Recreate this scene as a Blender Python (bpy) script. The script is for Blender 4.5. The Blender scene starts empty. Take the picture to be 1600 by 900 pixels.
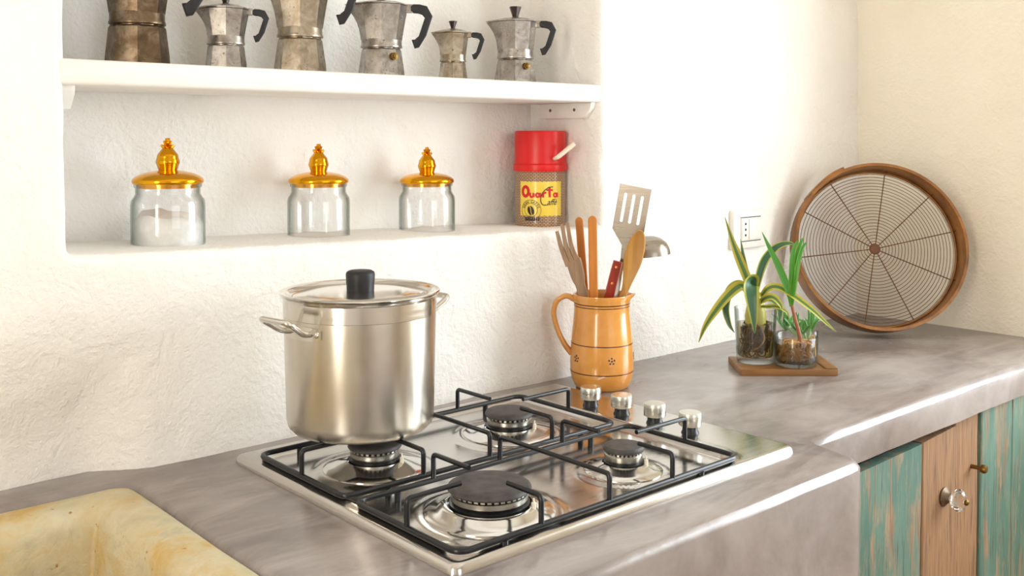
import bpy, bmesh, math, random
from mathutils import Vector, Matrix, noise
random.seed(7)
sc = bpy.context.scene
COL = sc.collection
PI = math.pi
R = math.radians

# ------------------------------------------------------------------ camera
CAMP = Vector((0.0, -1.29, 1.33))
cam_d = bpy.data.cameras.new('camera')
cam = bpy.data.objects.new('camera', cam_d)
COL.objects.link(cam)
cam.location = CAMP
cam.rotation_euler = (R(88.5), 0, R(-41.5))
cam_d.sensor_width = 36
cam_d.lens = 1580 / 1600 * 36
cam_d.shift_y = -0.121
cam_d.clip_start = 0.02
sc.camera = cam

# ------------------------------------------------------------------ world, daylight from both sides, added rear fill
w = bpy.data.worlds.new('sky')
sc.world = w
w.use_nodes = True
w.node_tree.nodes['Background'].inputs['Color'].default_value = (0.75, 0.87, 1.0, 1)
w.node_tree.nodes['Background'].inputs['Strength'].default_value = 1.5

def area(name, loc, direction, sx, sy, power, col):
    d = bpy.data.lights.new(name, 'AREA')
    d.shape = 'RECTANGLE'
    d.size = sx
    d.size_y = sy
    d.energy = power
    d.color = col
    o = bpy.data.objects.new(name, d)
    COL.objects.link(o)
    o.location = loc
    o.rotation_euler = Vector(direction).to_track_quat('-Z', 'Y').to_euler()
    return o
# daylight standing in the left door and right window openings
area('daylight_right', (2.50, -1.19, 1.50), (-1, 0, 0), 1.1, 1.3, 56, (0.84, 0.93, 1.0))
area('daylight_left', (-1.48, -1.10, 1.08), (1, 0, 0), 0.44, 2.1, 44, (1.0, 0.90, 0.76))
area('rear_fill', (0.6, -3.68, 1.6), (0, 1, 0), 1.6, 1.3, 14, (1.0, 0.97, 0.93))  # weak fill light, added behind the camera to lift the whole room

sc.view_settings.view_transform = 'Standard'
sc.view_settings.look = 'None'
sc.view_settings.gamma = 1
sc.view_settings.use_curve_mapping = False
sc.view_settings.exposure = -0.14
sc.cycles.max_bounces = 8
sc.cycles.diffuse_bounces = 4
sc.cycles.glossy_bounces = 4
sc.cycles.transmission_bounces = 6
sc.cycles.transparent_max_bounces = 16

# ------------------------------------------------------------------ helpers
def lin(h):
    h = h.lstrip('#')
    out = []
    for i in (0, 2, 4):
        c = int(h[i:i + 2], 16) / 255
        out.append(c / 12.92 if c <= 0.04045 else ((c + 0.055) / 1.055) ** 2.4)
    return (*out, 1)

def nz(x, y, z, s=1.0):
    return noise.noise(Vector((x * s, y * s, z * s)))

class NT:
    """small node-tree writer"""
    def __init__(self, name):
        self.m = bpy.data.materials.new(name)
        self.m.use_nodes = True
        self.t = self.m.node_tree
        self.b = self.t.nodes['Principled BSDF']
    def n(self, typ, **kw):
        nd = self.t.nodes.new(typ)
        for k, v in kw.items():
            if k in nd.inputs:
                nd.inputs[k].default_value = v
            else:
                setattr(nd, k, v)
        return nd
    def l(self, a, b):
        self.t.links.new(a, b)
    def coords(self, stretch=(1, 1, 1), rot=(0, 0, 0), src='Object'):
        tc = self.n('ShaderNodeTexCoord')
        mp = self.n('ShaderNodeMapping')
        mp.inputs['Scale'].default_value = stretch
        mp.inputs['Rotation'].default_value = rot
        self.l(tc.outputs[src], mp.inputs['Vector'])
        return mp.outputs['Vector']
    def noise(self, vec, scale, detail=4, rough=0.55, dist=0.0):
        nd = self.n('ShaderNodeTexNoise')
        nd.inputs['Scale'].default_value = scale
        nd.inputs['Detail'].default_value = detail
        nd.inputs['Roughness'].default_value = rough
        nd.inputs['Distortion'].default_value = dist
        self.l(vec, nd.inputs['Vector'])
        return nd.outputs['Fac']
    def ramp(self, fac, stops):
        rp = self.n('ShaderNodeValToRGB')
        cr = rp.color_ramp
        while len(cr.elements) < len(stops):
            cr.elements.new(0.5)
        for e, (p, c) in zip(cr.elements, stops):
            e.position = p
            e.color = c if len(c) == 4 else (*c, 1)
        self.l(fac, rp.inputs['Fac'])
        return rp.outputs['Color']
    def mix(self, fac, a, b, mode='MIX'):
        mx = self.n('ShaderNodeMix', data_type='RGBA', blend_type=mode)
        for sock, v in ((mx.inputs[0], fac), (mx.inputs[6], a), (mx.inputs[7], b)):
            if isinstance(v, bpy.types.NodeSocket):
                self.l(v, sock)
            else:
                sock.default_value = v
        return mx.outputs[2]
    def bump(self, h, strength, dist=0.002, prev=None):
        b = self.n('ShaderNodeBump')
        b.inputs['Strength'].default_value = strength
        b.inputs['Distance'].default_value = dist
        self.l(h, b.inputs['Height'])
        if prev is not None:
            self.l(prev, b.inputs['Normal'])
        return b.outputs['Normal']
    def set(self, **kw):
        for k, v in kw.items():
            k = k.replace('_', ' ')
            if isinstance(v, bpy.types.NodeSocket):
                self.l(v, self.b.inputs[k])
            else:
                self.b.inputs[k].default_value = v
        return self

def simple(name, c1, c2=None, scale=20, rough=0.5, metal=0.0, bump=0.0, bscale=None, stretch=(1, 1, 1), lo=0.35, hi=0.65, coat=0.0, rvar=0.0):
    t = NT(name)
    v = t.coords(stretch)
    f = t.noise(v, scale)
    c2 = c2 or tuple(min(1, x * 0.88) for x in c1[:3]) + (1,)
    t.set(Base_Color=t.ramp(f, [(lo, c1), (hi, c2)]), Roughness=rough, Metallic=metal)
    if rvar:
        t.set(Roughness=t.ramp(t.noise(v, scale * 2), [(0.3, (rough - rvar,) * 3), (0.7, (rough + rvar,) * 3)]))
    if bump:
        t.set(Normal=t.bump(t.noise(v, bscale or scale * 3), bump))
    if coat:
        t.set(Coat_Weight=coat, Coat_Roughness=0.06)
    return t.m

M = {}
def plaster(name, c1, c2, rough_amt):
    t = NT(name)
    v = t.coords()
    big = t.noise(v, 3.0, 5)
    t.set(Base_Color=t.ramp(big, [(0.3, c1), (0.7, c2)]), Roughness=0.85, Specular_IOR_Level=0.25)
    b1 = t.bump(t.noise(v, 24, 4, 0.6, 0.6), 0.42 * rough_amt, 0.012)
    b2 = t.bump(t.noise(v, 130, 3, 0.6), 0.5 * rough_amt, 0.004, b1)
    t.set(Normal=b2)
    return t.m
M['plaster'] = plaster('lime_plaster', lin('f4f1ec'), lin('efeae2'), 1.0)
M['plaster_side'] = plaster('lime_plaster_cream', lin('f0e8d8'), lin('e8dfcb'), 0.8)
M['ceiling'] = plaster('ceiling_plaster', lin('f2efe8'), lin('ece7dc'), 0.5)
M['floor'] = simple('terracotta_floor', lin('a5775a'), lin('8d6248'), 6, 0.6)

def cement():
    t = NT('polished_cement')
    v = t.coords((1, 1.0, 1))
    v2 = t.coords((1.0, 3.2, 1), (0, 0, 0.35))
    a = t.noise(v, 4.0, 5, 0.6, 0.5)
    b = t.noise(v2, 5, 6, 0.62, 0.6)
    c1 = t.ramp(a, [(0.30, lin('6a605d')), (0.5, lin('867d7a')), (0.68, lin('a39b97'))])
    c2 = t.ramp(b, [(0.42, (0, 0, 0)), (0.68, (0.65, 0.65, 0.65))])
    col = t.mix(c2, c1, lin('b0a8a4'))
    d = t.ramp(t.noise(v, 2.2, 3), [(0.4, (0, 0, 0)), (0.75, (0.5, 0.5, 0.5))])
    col = t.mix(d, col, lin('7f6c5e'))
    rr = t.ramp(a, [(0.3, (0.19,) * 3), (0.7, (0.25,) * 3)])
    t.set(Base_Color=col, Roughness=rr, Specular_IOR_Level=0.7)
    t.set(Normal=t.bump(t.noise(v, 60, 5), 0.12, 0.003))
    return t.m
M['cement'] = cement()

def stone():
    t = NT('yellow_limestone')
    v = t.coords()
    a = t.noise(v, 7, 7, 0.6, 0.7)
    b = t.noise(v, 19, 6, 0.6, 0.4)
    col = t.ramp(a, [(0.30, lin('a89f84')), (0.45, lin('c9bd9a')), (0.56, lin('c7a766')), (0.70, lin('a58650'))])
    col = t.mix(t.ramp(b, [(0.48, (0, 0, 0)), (0.70, (0.75, 0.75, 0.75))]), col, lin('d2c8ae'))
    pit = t.ramp(t.noise(v, 70, 3), [(0.68, (0, 0, 0)), (0.74, (1, 1, 1))])
    col = t.mix(pit, col, lin('9a6f38'))
    t.set(Base_Color=col, Roughness=0.55)
    n1 = t.bump(b, 0.55, 0.012)
    t.set(Normal=t.bump(t.noise(v, 120, 4), 0.25, 0.002, n1))
    return t.m
M['stone'] = stone()

def white_paint():
    t = NT('white_painted_wood')
    v = t.coords((1, 6, 6))
    f = t.noise(v, 6, 5)
    t.set(Base_Color=t.ramp(f, [(0.3, lin('f6f3ee')), (0.7, lin('ece7de'))]), Roughness=0.42)
    t.set(Normal=t.bump(t.noise(v, 22, 4), 0.12, 0.002))
    return t.m
M['white_paint'] = white_paint()

def steel(name, c, rough, aniso_scale=(1, 60, 1), bump=0.04):
    t = NT(name)
    v = t.coords(aniso_scale)
    f = t.noise(v, 12, 3)
    t.set(Base_Color=c, Metallic=1.0, Roughness=t.ramp(f, [(0.3, (rough * 0.8,) * 3), (0.7, (rough * 1.25,) * 3)]))
    if bump:
        t.set(Normal=t.bump(f, bump, 0.001))
    return t.m
M['steel'] = steel('hob_steel', lin('c9c5c0'), 0.17, (1, 14, 1), 0.015)
M['steel_polished'] = steel('polished_steel', lin('d8d6d2'), 0.12, (1, 1, 1), 0.0)
M['steel_brushed'] = steel('brushed_steel', lin('9d958a'), 0.30, (1, 1, 20), 0.02)
M['alu_knob'] = steel('satin_aluminium', lin('d3d0c6'), 0.30, (1, 1, 30), 0.02)

def pot_alu():
    t = NT('worn_aluminium')
    v = t.coords((1, 1, 14))
    v1 = t.coords()
    f = t.noise(v, 9, 5)
    g = t.noise(v1, 14, 6)
    t.set(Base_Color=t.ramp(g, [(0.3, lin('d9d4ca')), (0.7, lin('c6bfb2'))]), Metallic=1.0,
          Roughness=0.27, Anisotropic=0.6, Anisotropic_Rotation=0.25)
    tn = t.n('ShaderNodeTangent', direction_type='RADIAL', axis='Z')
    t.l(tn.outputs[0], t.b.inputs['Tangent'])
    return t.m
M['pot'] = pot_alu()
M['pot_band'] = steel('polished_aluminium', lin('d8d4cc'), 0.15, (1, 1, 20), 0.01)

def moka_alu(name, c1, c2, c3, rough):
    t = NT(name)
    v = t.coords()
    a = t.noise(v, 45, 6, 0.65, 0.5)
    b = t.noise(v, 160, 4)
    col = t.ramp(a, [(0.32, c1), (0.52, c2), (0.70, c3)])
    col = t.mix(t.ramp(b, [(0.62, (0, 0, 0)), (0.72, (0.8, 0.8, 0.8))]), col, lin('5d4c3a'))
    t.set(Base_Color=col, Metallic=0.92, Roughness=t.ramp(a, [(0.3, (rough,) * 3), (0.7, (rough + 0.15,) * 3)]))
    t.set(Normal=t.bump(b, 0.12, 0.001))
    return t.m
M['moka'] = moka_alu('moka_aluminium', lin('c6c1ba'), lin('a8a199'), lin('80766a'), 0.24)
M['moka_tan'] = moka_alu('moka_aluminium_tan', lin('c2b8a8'), lin('a49682'), lin('7c6c56'), 0.25)
M['moka_brown'] = moka_alu('moka_aluminium_tarnished', lin('8c7b68'), lin('66543f'), lin('48382a'), 0.26)
M['bakelite'] = simple('black_bakelite', lin('1b1a1d'), lin('0e0d10'), 40, 0.5)
M['bakelite_brown'] = simple('brown_bakelite', lin('3a2419'), lin('2a1811'), 40, 0.28)
M['brass'] = steel('old_brass', lin('7d6234'), 0.4, (1, 1, 1), 0.0)
M['gold'] = steel('gold_lustre', lin('e9a51d'), 0.16, (1, 1, 1), 0.0)
M['black_enamel'] = simple('black_enamelled_wire', lin('101116'), lin('0a0b0e'), 60, 0.30)
M['burner_cap'] = simple('burnt_black_cap', lin('4a4543'), lin('35302e'), 70, 0.55, 0.0, 0.15)
M['burner_ring'] = steel('burner_aluminium', lin('b9b6ae'), 0.32, (1, 1, 8), 0.02)
M['rubber'] = simple('black_plastic', lin('141518'), lin('0c0d10'), 50, 0.35)

def thin_glass(name, tint, centre=(0.985, 0.985, 0.985, 1)):
    m = bpy.data.materials.new(name)
    m.use_nodes = True
    t = m.node_tree
    t.nodes.clear()
    out = t.nodes.new('ShaderNodeOutputMaterial')
    mx = t.nodes.new('ShaderNodeMixShader')
    tr = t.nodes.new('ShaderNodeBsdfTransparent')
    gl = t.nodes.new('ShaderNodeBsdfGlossy')
    lw = t.nodes.new('ShaderNodeLayerWeight')
    rp = t.nodes.new('ShaderNodeValToRGB')
    rp.color_ramp.elements[0].position = 0.35
    rp.color_ramp.elements[0].color = centre
    rp.color_ramp.elements[1].position = 0.97
    rp.color_ramp.elements[1].color = tint
    lw.inputs['Blend'].default_value = 0.5
    t.links.new(lw.outputs['Facing'], rp.inputs['Fac'])
    t.links.new(rp.outputs['Color'], tr.inputs['Color'])
    fr = t.nodes.new('ShaderNodeMapRange')
    pw = t.nodes.new('ShaderNodeMath')
    pw.operation = 'POWER'
    t.links.new(lw.outputs['Facing'], pw.inputs[0])
    pw.inputs[1].default_value = 4.0
    t.links.new(pw.outputs[0], fr.inputs[0])
    fr.inputs[3].default_value = 0.045
    fr.inputs[4].default_value = 0.75
    gl.inputs['Roughness'].default_value = 0.03
    t.links.new(fr.outputs[0], mx.inputs[0])
    t.links.new(tr.outputs[0], mx.inputs[1])
    t.links.new(gl.outputs[0], mx.inputs[2])
    t.links.new(mx.outputs[0], out.inputs[0])
    return m
M['jar_glass'] = thin_glass('jar_glass', (0.50, 0.56, 0.53, 1))
M['tumbler_glass'] = thin_glass('tumbler_glass', (0.42, 0.48, 0.42, 1))
M['glass_base'] = thin_glass('thick_green_glass', (0.30, 0.38, 0.34, 1), (0.70, 0.80, 0.75, 1))
M['water'] = thin_glass('murky_water', (0.40, 0.32, 0.14, 1), (0.74, 0.66, 0.42, 1))
t_ = NT('crystal_glass'); t_.set(Base_Color=(0.97, 0.98, 1, 1), Roughness=0.02, IOR=1.5, Transmission_Weight=1.0); M['crystal'] = t_.m
M['salt'] = simple('white_salt', lin('f6f4f0'), lin('e6e3de'), 60, 0.9, 0, 0.5, 180)
M['red_plastic'] = simple('red_plastic', lin('e0100f'), lin('d00c0c'), 10, 0.35)
M['cream_plastic'] = simple('cream_plastic', lin('f3ead8'), lin('eadfca'), 30, 0.35)

def burlap():
    t = NT('printed_burlap')
    tc = t.n('ShaderNodeTexCoord')
    sx = t.n('ShaderNodeSeparateXYZ')
    t.l(tc.outputs['UV'], sx.inputs[0])
    cx = t.n('ShaderNodeCombineXYZ')
    t.l(sx.outputs[0], cx.inputs[0]); t.l(sx.outputs[1], cx.inputs[1])
    ck = t.n('ShaderNodeTexBrick')
    ck.inputs['Scale'].default_value = 1.0
    ck.inputs['Brick Width'].default_value = 0.075
    ck.inputs['Row Height'].default_value = 0.030
    ck.inputs['Mortar Size'].default_value = 0.008
    ck.inputs['Color1'].default_value = lin('d4b088')
    ck.inputs['Color2'].default_value = lin('c89f76')
    ck.inputs['Mortar'].default_value = lin('6d4b33')
    t.l(cx.outputs[0], ck.inputs['Vector'])
    t.set(Base_Color=ck.outputs['Color'], Roughness=0.35, Coat_Weight=0.6, Coat_Roughness=0.05)
    return t.m
M['burlap'] = burlap()
M['label_yellow'] = simple('yellow_label', lin('f6d84c'), lin('efcd42'), 12, 0.35, coat=0.4)
M['ink_red'] = simple('red_ink', lin('d8151a'), lin('cf1216'), 10, 0.4)
M['ink_black'] = simple('black_ink', lin('2a1d16'), lin('1d140f'), 10, 0.4)

def ochre():
    t = NT('ochre_glaze')
    v = t.coords()
    a = t.noise(v, 18, 5)
    t.set(Base_Color=t.ramp(a, [(0.3, lin('e2a04a')), (0.7, lin('d28a38'))]), Roughness=0.22, Coat_Weight=0.7, Coat_Roughness=0.06)
    t.set(Normal=t.bump(t.noise(v, 30, 3), 0.06, 0.003))
    return t.m
M['ochre'] = ochre()
M['glaze_line'] = simple('brown_glaze_line', lin('5a3216'), lin('4a2812'), 60, 0.3)

def wood(name, a, b, c, scale=30, rough=0.5, stretch=(1, 1, 0.08), coat=0.0):
    t = NT(name)
    v = t.coords(stretch)
    f = t.noise(v, scale, 6, 0.6, 0.6)
    g = t.noise(v, scale * 4, 4)
    col = t.ramp(f, [(0.3, a), (0.5, b), (0.7, c)])
    col = t.mix(t.ramp(g, [(0.5, (0, 0, 0)), (0.8, (0.5, 0.5, 0.5))]), col, c)
    t.set(Base_Color=col, Roughness=rough, Normal=t.bump(g, 0.15, 0.001))
    if coat:
        t.set(Coat_Weight=coat, Coat_Roughness=0.15)
    return t.m
M['wood_orange'] = wood('orange_beech', lin('dd8f35'), lin('cc7c28'), lin('b0661e'), 40, 0.42)
M['wood_grey'] = wood('weathered_olive_wood', lin('b99877'), lin('97795d'), lin('74583f'), 60, 0.55)
M['wood_spoon'] = wood('olive_wood', lin('dcae62'), lin('c8954a'), lin('a06d2e'), 40, 0.45)
M['wood_red'] = wood('red_stained_wood', lin('b33a1a'), lin('9e2c12'), lin('7c200d'), 40, 0.38)
M['wood_tray'] = wood('tray_wood', lin('a0723f'), lin('8a5f30'), lin('6e4a24'), 40, 0.5, (0.08, 1, 1))
M['hoop'] = wood('bent_wood_hoop', lin('a8702c'), lin('8f5a1e'), lin('643c14'), 14, 0.45, (1, 1, 1), 0.2)
M['wire_rust'] = simple('rusty_wire', lin('7a4f32'), lin('583a26'), 90, 0.6, 0.3)
M['rivet'] = steel('copper_rivet', lin('d98a5a'), 0.35, (1, 1, 1), 0.0)

def old_plank(name, woodc, paintc, paint_amt):
    t = NT(name)
    v = t.coords((1, 1, 0.06))
    v1 = t.coords((1, 1, 0.25))
    g = t.noise(v, 60, 7, 0.65, 0.6)
    g2 = t.noise(v, 190, 4, 0.6)
    col = t.ramp(g, [(0.28, woodc[0]), (0.48, woodc[1]), (0.70, woodc[2])])
    if paint_amt:
        pc = t.ramp(t.noise(v1, 22, 5), [(0.3, paintc[0]), (0.7, paintc[1])])
        mk = t.n('ShaderNodeMath', operation='ADD')
        t.l(t.noise(v1, 30, 6, 0.7, 0.5), mk.inputs[0])
        t.l(g, mk.inputs[1])
        e = 1.0 + paint_amt
        mask = t.ramp(mk.outputs[0], [(0.0, (1, 1, 1)), (0.40, (1, 1, 1)), (0.62, (0, 0, 0))])
        mk2 = t.n('ShaderNodeMath', operation='MULTIPLY')
        t.l(mk.outputs[0], mk2.inputs[0]); mk2.inputs[1].default_value = 0.5
        mask = t.ramp(mk2.outputs[0], [(0.50, (1, 1, 1)), (0.60, (0, 0, 0))])
        col = t.mix(mask, col, pc)
    crack = t.ramp(g2, [(0.57, (0, 0, 0)), (0.72, (0.8, 0.8, 0.8))])
    col = t.mix(crack, col, lin('4a3424'))
    t.set(Base_Color=col, Roughness=0.7)
    n1 = t.bump(g, 0.4, 0.003)
    t.set(Normal=t.bump(g2, 0.4, 0.002, n1))
    return t.m
brownw = (lin('8f7258'), lin('ab8c6e'), lin('765a44'))
M['plank_green'] = old_plank('green_painted_plank', brownw, (lin('466a5c'), lin('688676')), 0.5)
M['plank_brown'] = old_plank('bare_old_plank', (lin('644733'), lin('9c7753'), lin('7c5a40')), None, 0)
M['cabinet_dark'] = simple('dark_cabinet_inside', lin('4a3526'), lin('38281c'), 15, 0.8)

def leaf_mat(name, centre, margin, edge, streak):
    t = NT(name)
    tc = t.n('ShaderNodeTexCoord')
    sx = t.n('ShaderNodeSeparateXYZ')
    t.l(tc.outputs['UV'], sx.inputs[0])
    sub = t.n('ShaderNodeMath', operation='SUBTRACT'); t.l(sx.outputs[0], sub.inputs[0]); sub.inputs[1].default_value = 0.5
    ab = t.n('ShaderNodeMath', operation='ABSOLUTE'); t.l(sub.outputs[0], ab.inputs[0])
    nzv = t.coords((40, 3, 1), (0, 0, 0), 'UV')
    nn = t.noise(nzv, 1.0, 3)
    ad = t.n('ShaderNodeMath', operation='MULTIPLY_ADD'); t.l(nn, ad.inputs[0]); ad.inputs[1].default_value = streak; t.l(ab.outputs[0], ad.inputs[2])
    col = t.ramp(ad.outputs[0], [(0.0, centre[0]), (edge - 0.03, centre[1]), (edge + 0.02, margin[0]), (0.62, margin[1])])
    t.set(Base_Color=col, Roughness=0.38, Subsurface_Weight=0.0)
    t.set(Transmission_Weight=0.0)
    return t.m
M['agave'] = leaf_mat('variegated_agave_leaf', (lin('3f6a4c'), lin('335e3d')), (lin('9da537'), lin('b9b048')), 0.42, 0.14)
M['agave_yellow'] = leaf_mat('yellow_edged_agave_leaf', (lin('4c7433'), lin('4c7030')), (lin('a9a434'), lin('bfb347')), 0.30, 0.20)
M['leaf_bright'] = leaf_mat('bright_green_leaf', (lin('36842a'), lin('4a9a2e')), (lin('57a031'), lin('9db545')), 0.50, 0.2)
M['leaf_small'] = leaf_mat('succulent_leaf', (lin('4c8a4a'), lin('6aa75c')), (lin('8fc07a'), lin('a5cc8a')), 0.46, 0.2)
M['stem_red'] = simple('reddish_stem', lin('8a4a35'), lin('a0623f'), 40, 0.5)
M['root'] = simple('pale_root', lin('c49a56'), lin('a87a3a'), 80, 0.6)
M['root_dark'] = simple('dark_root', lin('6b5a2e'), lin('4c4022'), 60, 0.7)
M['switch_white'] = simple('white_switch_plastic', lin('efece4'), lin('e8e4da'), 10, 0.35)
M['hole'] = simple('dark_hole', lin('1d2a28'), lin('141a1a'), 10, 0.6)
M['screw'] = steel('rusty_screw', lin('7a6a58'), 0.5, (1, 1, 1), 0.0)

# ---- geometry
def obj(name, bm, mat, parent=None, angle=40, smooth=True):
    me = bpy.data.meshes.new(name)
    if isinstance(bm, bpy.types.Mesh):
        me = bm
    else:
        bmesh.ops.recalc_face_normals(bm, faces=bm.faces)
        bm.to_mesh(me)
        bm.free()
    if smooth:
        for p in me.polygons:
            p.use_smooth = True
        try:
            me.set_sharp_from_angle(angle=R(angle))
        except Exception:
            pass
    me.materials.clear()
    me.materials.append(M[mat] if isinstance(mat, str) else mat)
    o = bpy.data.objects.new(name, me)
    COL.objects.link(o)
    if parent is not None:
        o.parent = parent
    return o

def tag(o, label, cat, group=None):
    o['label'] = label
    o['category'] = cat
    if group:
        o['group'] = group
    return o

def thing(name, label, cat, loc, rz=0.0, group=None):
    o = bpy.data.objects.new(name, None)
    o.empty_display_size = 0.05
    COL.objects.link(o)
    o.location = loc
    o.rotation_euler = (0, 0, rz)
    return tag(o, label, cat, group)

def struct(name, bm, mat, **kw):
    o = obj(name, bm, mat, **kw)
    o['kind'] = 'structure'
    return o

def face_cam(x, y):
    """heading that turns a thing's local -y towards the viewer's side of the room"""
    return -math.atan2(x - CAMP.x, y - CAMP.y)

def lathe(prof, seg=48, bm=None, off=(0, 0, 0), phase=0.0, uv=False):
    bm = bm or bmesh.new()
    rings = []
    for r, z in prof:
        if r < 1e-6:
            rings.append([bm.verts.new((off[0], off[1], off[2] + z))])
        else:
            rings.append([bm.verts.new((off[0] + r * math.cos(phase + 2 * PI * i / seg), off[1] + r * math.sin(phase + 2 * PI * i / seg), off[2] + z)) for i in range(seg)])
    for a, b in zip(rings, rings[1:]):
        for i in range(seg):
            j = (i + 1) % seg
            if len(a) == 1 and len(b) == 1:
                continue
            if len(a) == 1:
                bm.faces.new((a[0], b[j], b[i]))
            elif len(b) == 1:
                bm.faces.new((a[i], a[j], b[0]))
            else:
                bm.faces.new((a[i], a[j], b[j], b[i]))
    return bm

def box(x0, x1, y0, y1, z0, z1, bev=0.0, seg=2, bm=None):
    bm = bm or bmesh.new()
    vs = [bm.verts.new(p) for p in ((x0, y0, z0), (x1, y0, z0), (x1, y1, z0), (x0, y1, z0), (x0, y0, z1), (x1, y0, z1), (x1, y1, z1), (x0, y1, z1))]
    fs = [bm.faces.new([vs[i] for i in f]) for f in ((0, 3, 2, 1), (4, 5, 6, 7), (0, 1, 5, 4), (1, 2, 6, 5), (2, 3, 7, 6), (3, 0, 4, 7))]
    if bev > 0:
        es = list({e for f in fs for e in f.edges})
        bmesh.ops.bevel(bm, geom=es, offset=bev, segments=seg, affect='EDGES', profile=0.5)
    return bm

def prism(pts, z0, z1, bev=0.0, seg=2, bm=None, mat=None, both=True):
    """outline in (x,y) extruded in z; mat: optional Matrix applied"""
    own = bmesh.new()
    bot = [own.verts.new((p[0], p[1], z0)) for p in pts]
    top = [own.verts.new((p[0], p[1], z1)) for p in pts]
    n = len(pts)
    fb = own.faces.new(bot[::-1])
    ft = own.faces.new(top)
    for i in range(n):
        own.faces.new((bot[i], bot[(i + 1) % n], top[(i + 1) % n], top[i]))
    if bev > 0:
        es = set(ft.edges)
        if both:
            es |= set(fb.edges)
        bmesh.ops.bevel(own, geom=list(es), offset=bev, segments=seg, affect='EDGES', profile=0.5)
    if mat is not None:
        own.transform(mat)
    if bm is None:
        return own
    me = bpy.data.meshes.new('tmp')
    own.to_mesh(me); own.free()
    bm.from_mesh(me)
    bpy.data.meshes.remove(me)
    return bm

def fillet(pts, r, n=5, closed=False):
    pts = [Vector(p) for p in pts]
    out = []
    N = len(pts)
    for i, p in enumerate(pts):
        if not closed and i in (0, N - 1):
            out.append(p); continue
        a = pts[i - 1] - p
        b = pts[(i + 1) % N] - p
        d = min(r, a.length * 0.49, b.length * 0.49)
        p0 = p + a.normalized() * d
        p1 = p + b.normalized() * d
        for k in range(n + 1):
            t = k / n
            out.append((1 - t) ** 2 * p0 + 2 * t * (1 - t) * p + t * t * p1)
    return out

def smooth_path(pts, n=6):
    """Catmull-Rom through the points"""
    P = [Vector(p) for p in pts]
    P = [P[0] * 2 - P[1]] + P + [P[-1] * 2 - P[-2]]
    out = []
    for i in range(1, len(P) - 2):
        for k in range(n):
            t = k / n
            a, b, c, d = P[i - 1:i + 3]
            out.append(0.5 * ((2 * b) + (c - a) * t + (2 * a - 5 * b + 4 * c - d) * t * t + (3 * b - a - 3 * c + d) * t ** 3))
    out.append(P[-2])
    return out

def tube(path, rad, seg=8, closed=False, bm=None, flat=1.0, upv=None):
    bm = bm or bmesh.new()
    P = [Vector(p) for p in path]
    N = len(P)
    rr = rad if callable(rad) else (lambda t: rad)
    up = Vector(upv) if upv else None
    rings = []
    prev = None
    for i, p in enumerate(P):
        if closed:
            tg = (P[(i + 1) % N] - P[i - 1]).normalized()
        else:
            tg = (P[min(i + 1, N - 1)] - P[max(i - 1, 0)]).normalized()
        if prev is None:
            ref = up or (Vector((0, 0, 1)) if abs(tg.z) < 0.9 else Vector((1, 0, 0)))
            nrm = (ref - tg * ref.dot(tg)).normalized()
        else:
            ref = up or prev
            nrm = (ref - tg * ref.dot(tg)).normalized()
        prev = nrm
        bn = tg.cross(nrm)
        r = rr(i / max(1, N - 1))
        rings.append([bm.verts.new(p + nrm * (r * flat * math.cos(2 * PI * k / seg)) + bn * (r * math.sin(2 * PI * k / seg))) for k in range(seg)])
    for i in range(N if closed else N - 1):
        a, b = rings[i], rings[(i + 1) % N]
        for k in range(seg):
            bm.faces.new((a[k], a[(k + 1) % seg], b[(k + 1) % seg], b[k]))
    if not closed:
        bm.faces.new(rings[0][::-1])
        bm.faces.new(rings[-1])
    return bm

def ring_loft(rings, bm=None, cap=True):
    """loft between equal-length vertex rings"""
    bm = bm or bmesh.new()
    vr = [[bm.verts.new(p) for p in r] for r in rings]
    n = len(vr[0])
    for a, b in zip(vr, vr[1:]):
        for i in range(n):
            bm.faces.new((a[i], a[(i + 1) % n], b[(i + 1) % n], b[i]))
    if cap:
        bm.faces.new(vr[0][::-1])
        bm.faces.new(vr[-1])
    return bm

# ------------------------------------------------------------------ room shell
def outline_rr(x0, x1, zb0, zb1, z1, radii, n=340):
    """rounded quad outline (bottom may slope), evenly sampled, anticlockwise"""
    pts = fillet_var([(x0, zb0), (x1, zb1), (x1, z1), (x0, z1)], radii)
    L = [0]
    for a, b in zip(pts, pts[1:] + pts[:1]):
        L.append(L[-1] + math.hypot(b[0] - a[0], b[1] - a[1]))
    out = []
    k = 0
    for i in range(n):
        s = L[-1] * i / n
        while L[k + 1] < s:
            k += 1
        t = (s - L[k]) / max(1e-9, L[k + 1] - L[k])
        a, b = pts[k], pts[(k + 1) % len(pts)]
        out.append((a[0] + (b[0] - a[0]) * t, a[1] + (b[1] - a[1]) * t))
    return out

def fillet_var(pts, radii):
    out = []
    N = len(pts)
    for i, p in enumerate(pts):
        p = Vector(p)
        a = Vector(pts[i - 1]) - p
        b = Vector(pts[(i + 1) % N]) - p
        p0 = p + a.normalized() * radii[i]
        p1 = p + b.normalized() * radii[i]
        for k in range(9):
            t = k / 8
            q = (1 - t) ** 2 * p0 + 2 * t * (1 - t) * p + t * t * p1
            out.append((q.x, q.y))
    return out

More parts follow.
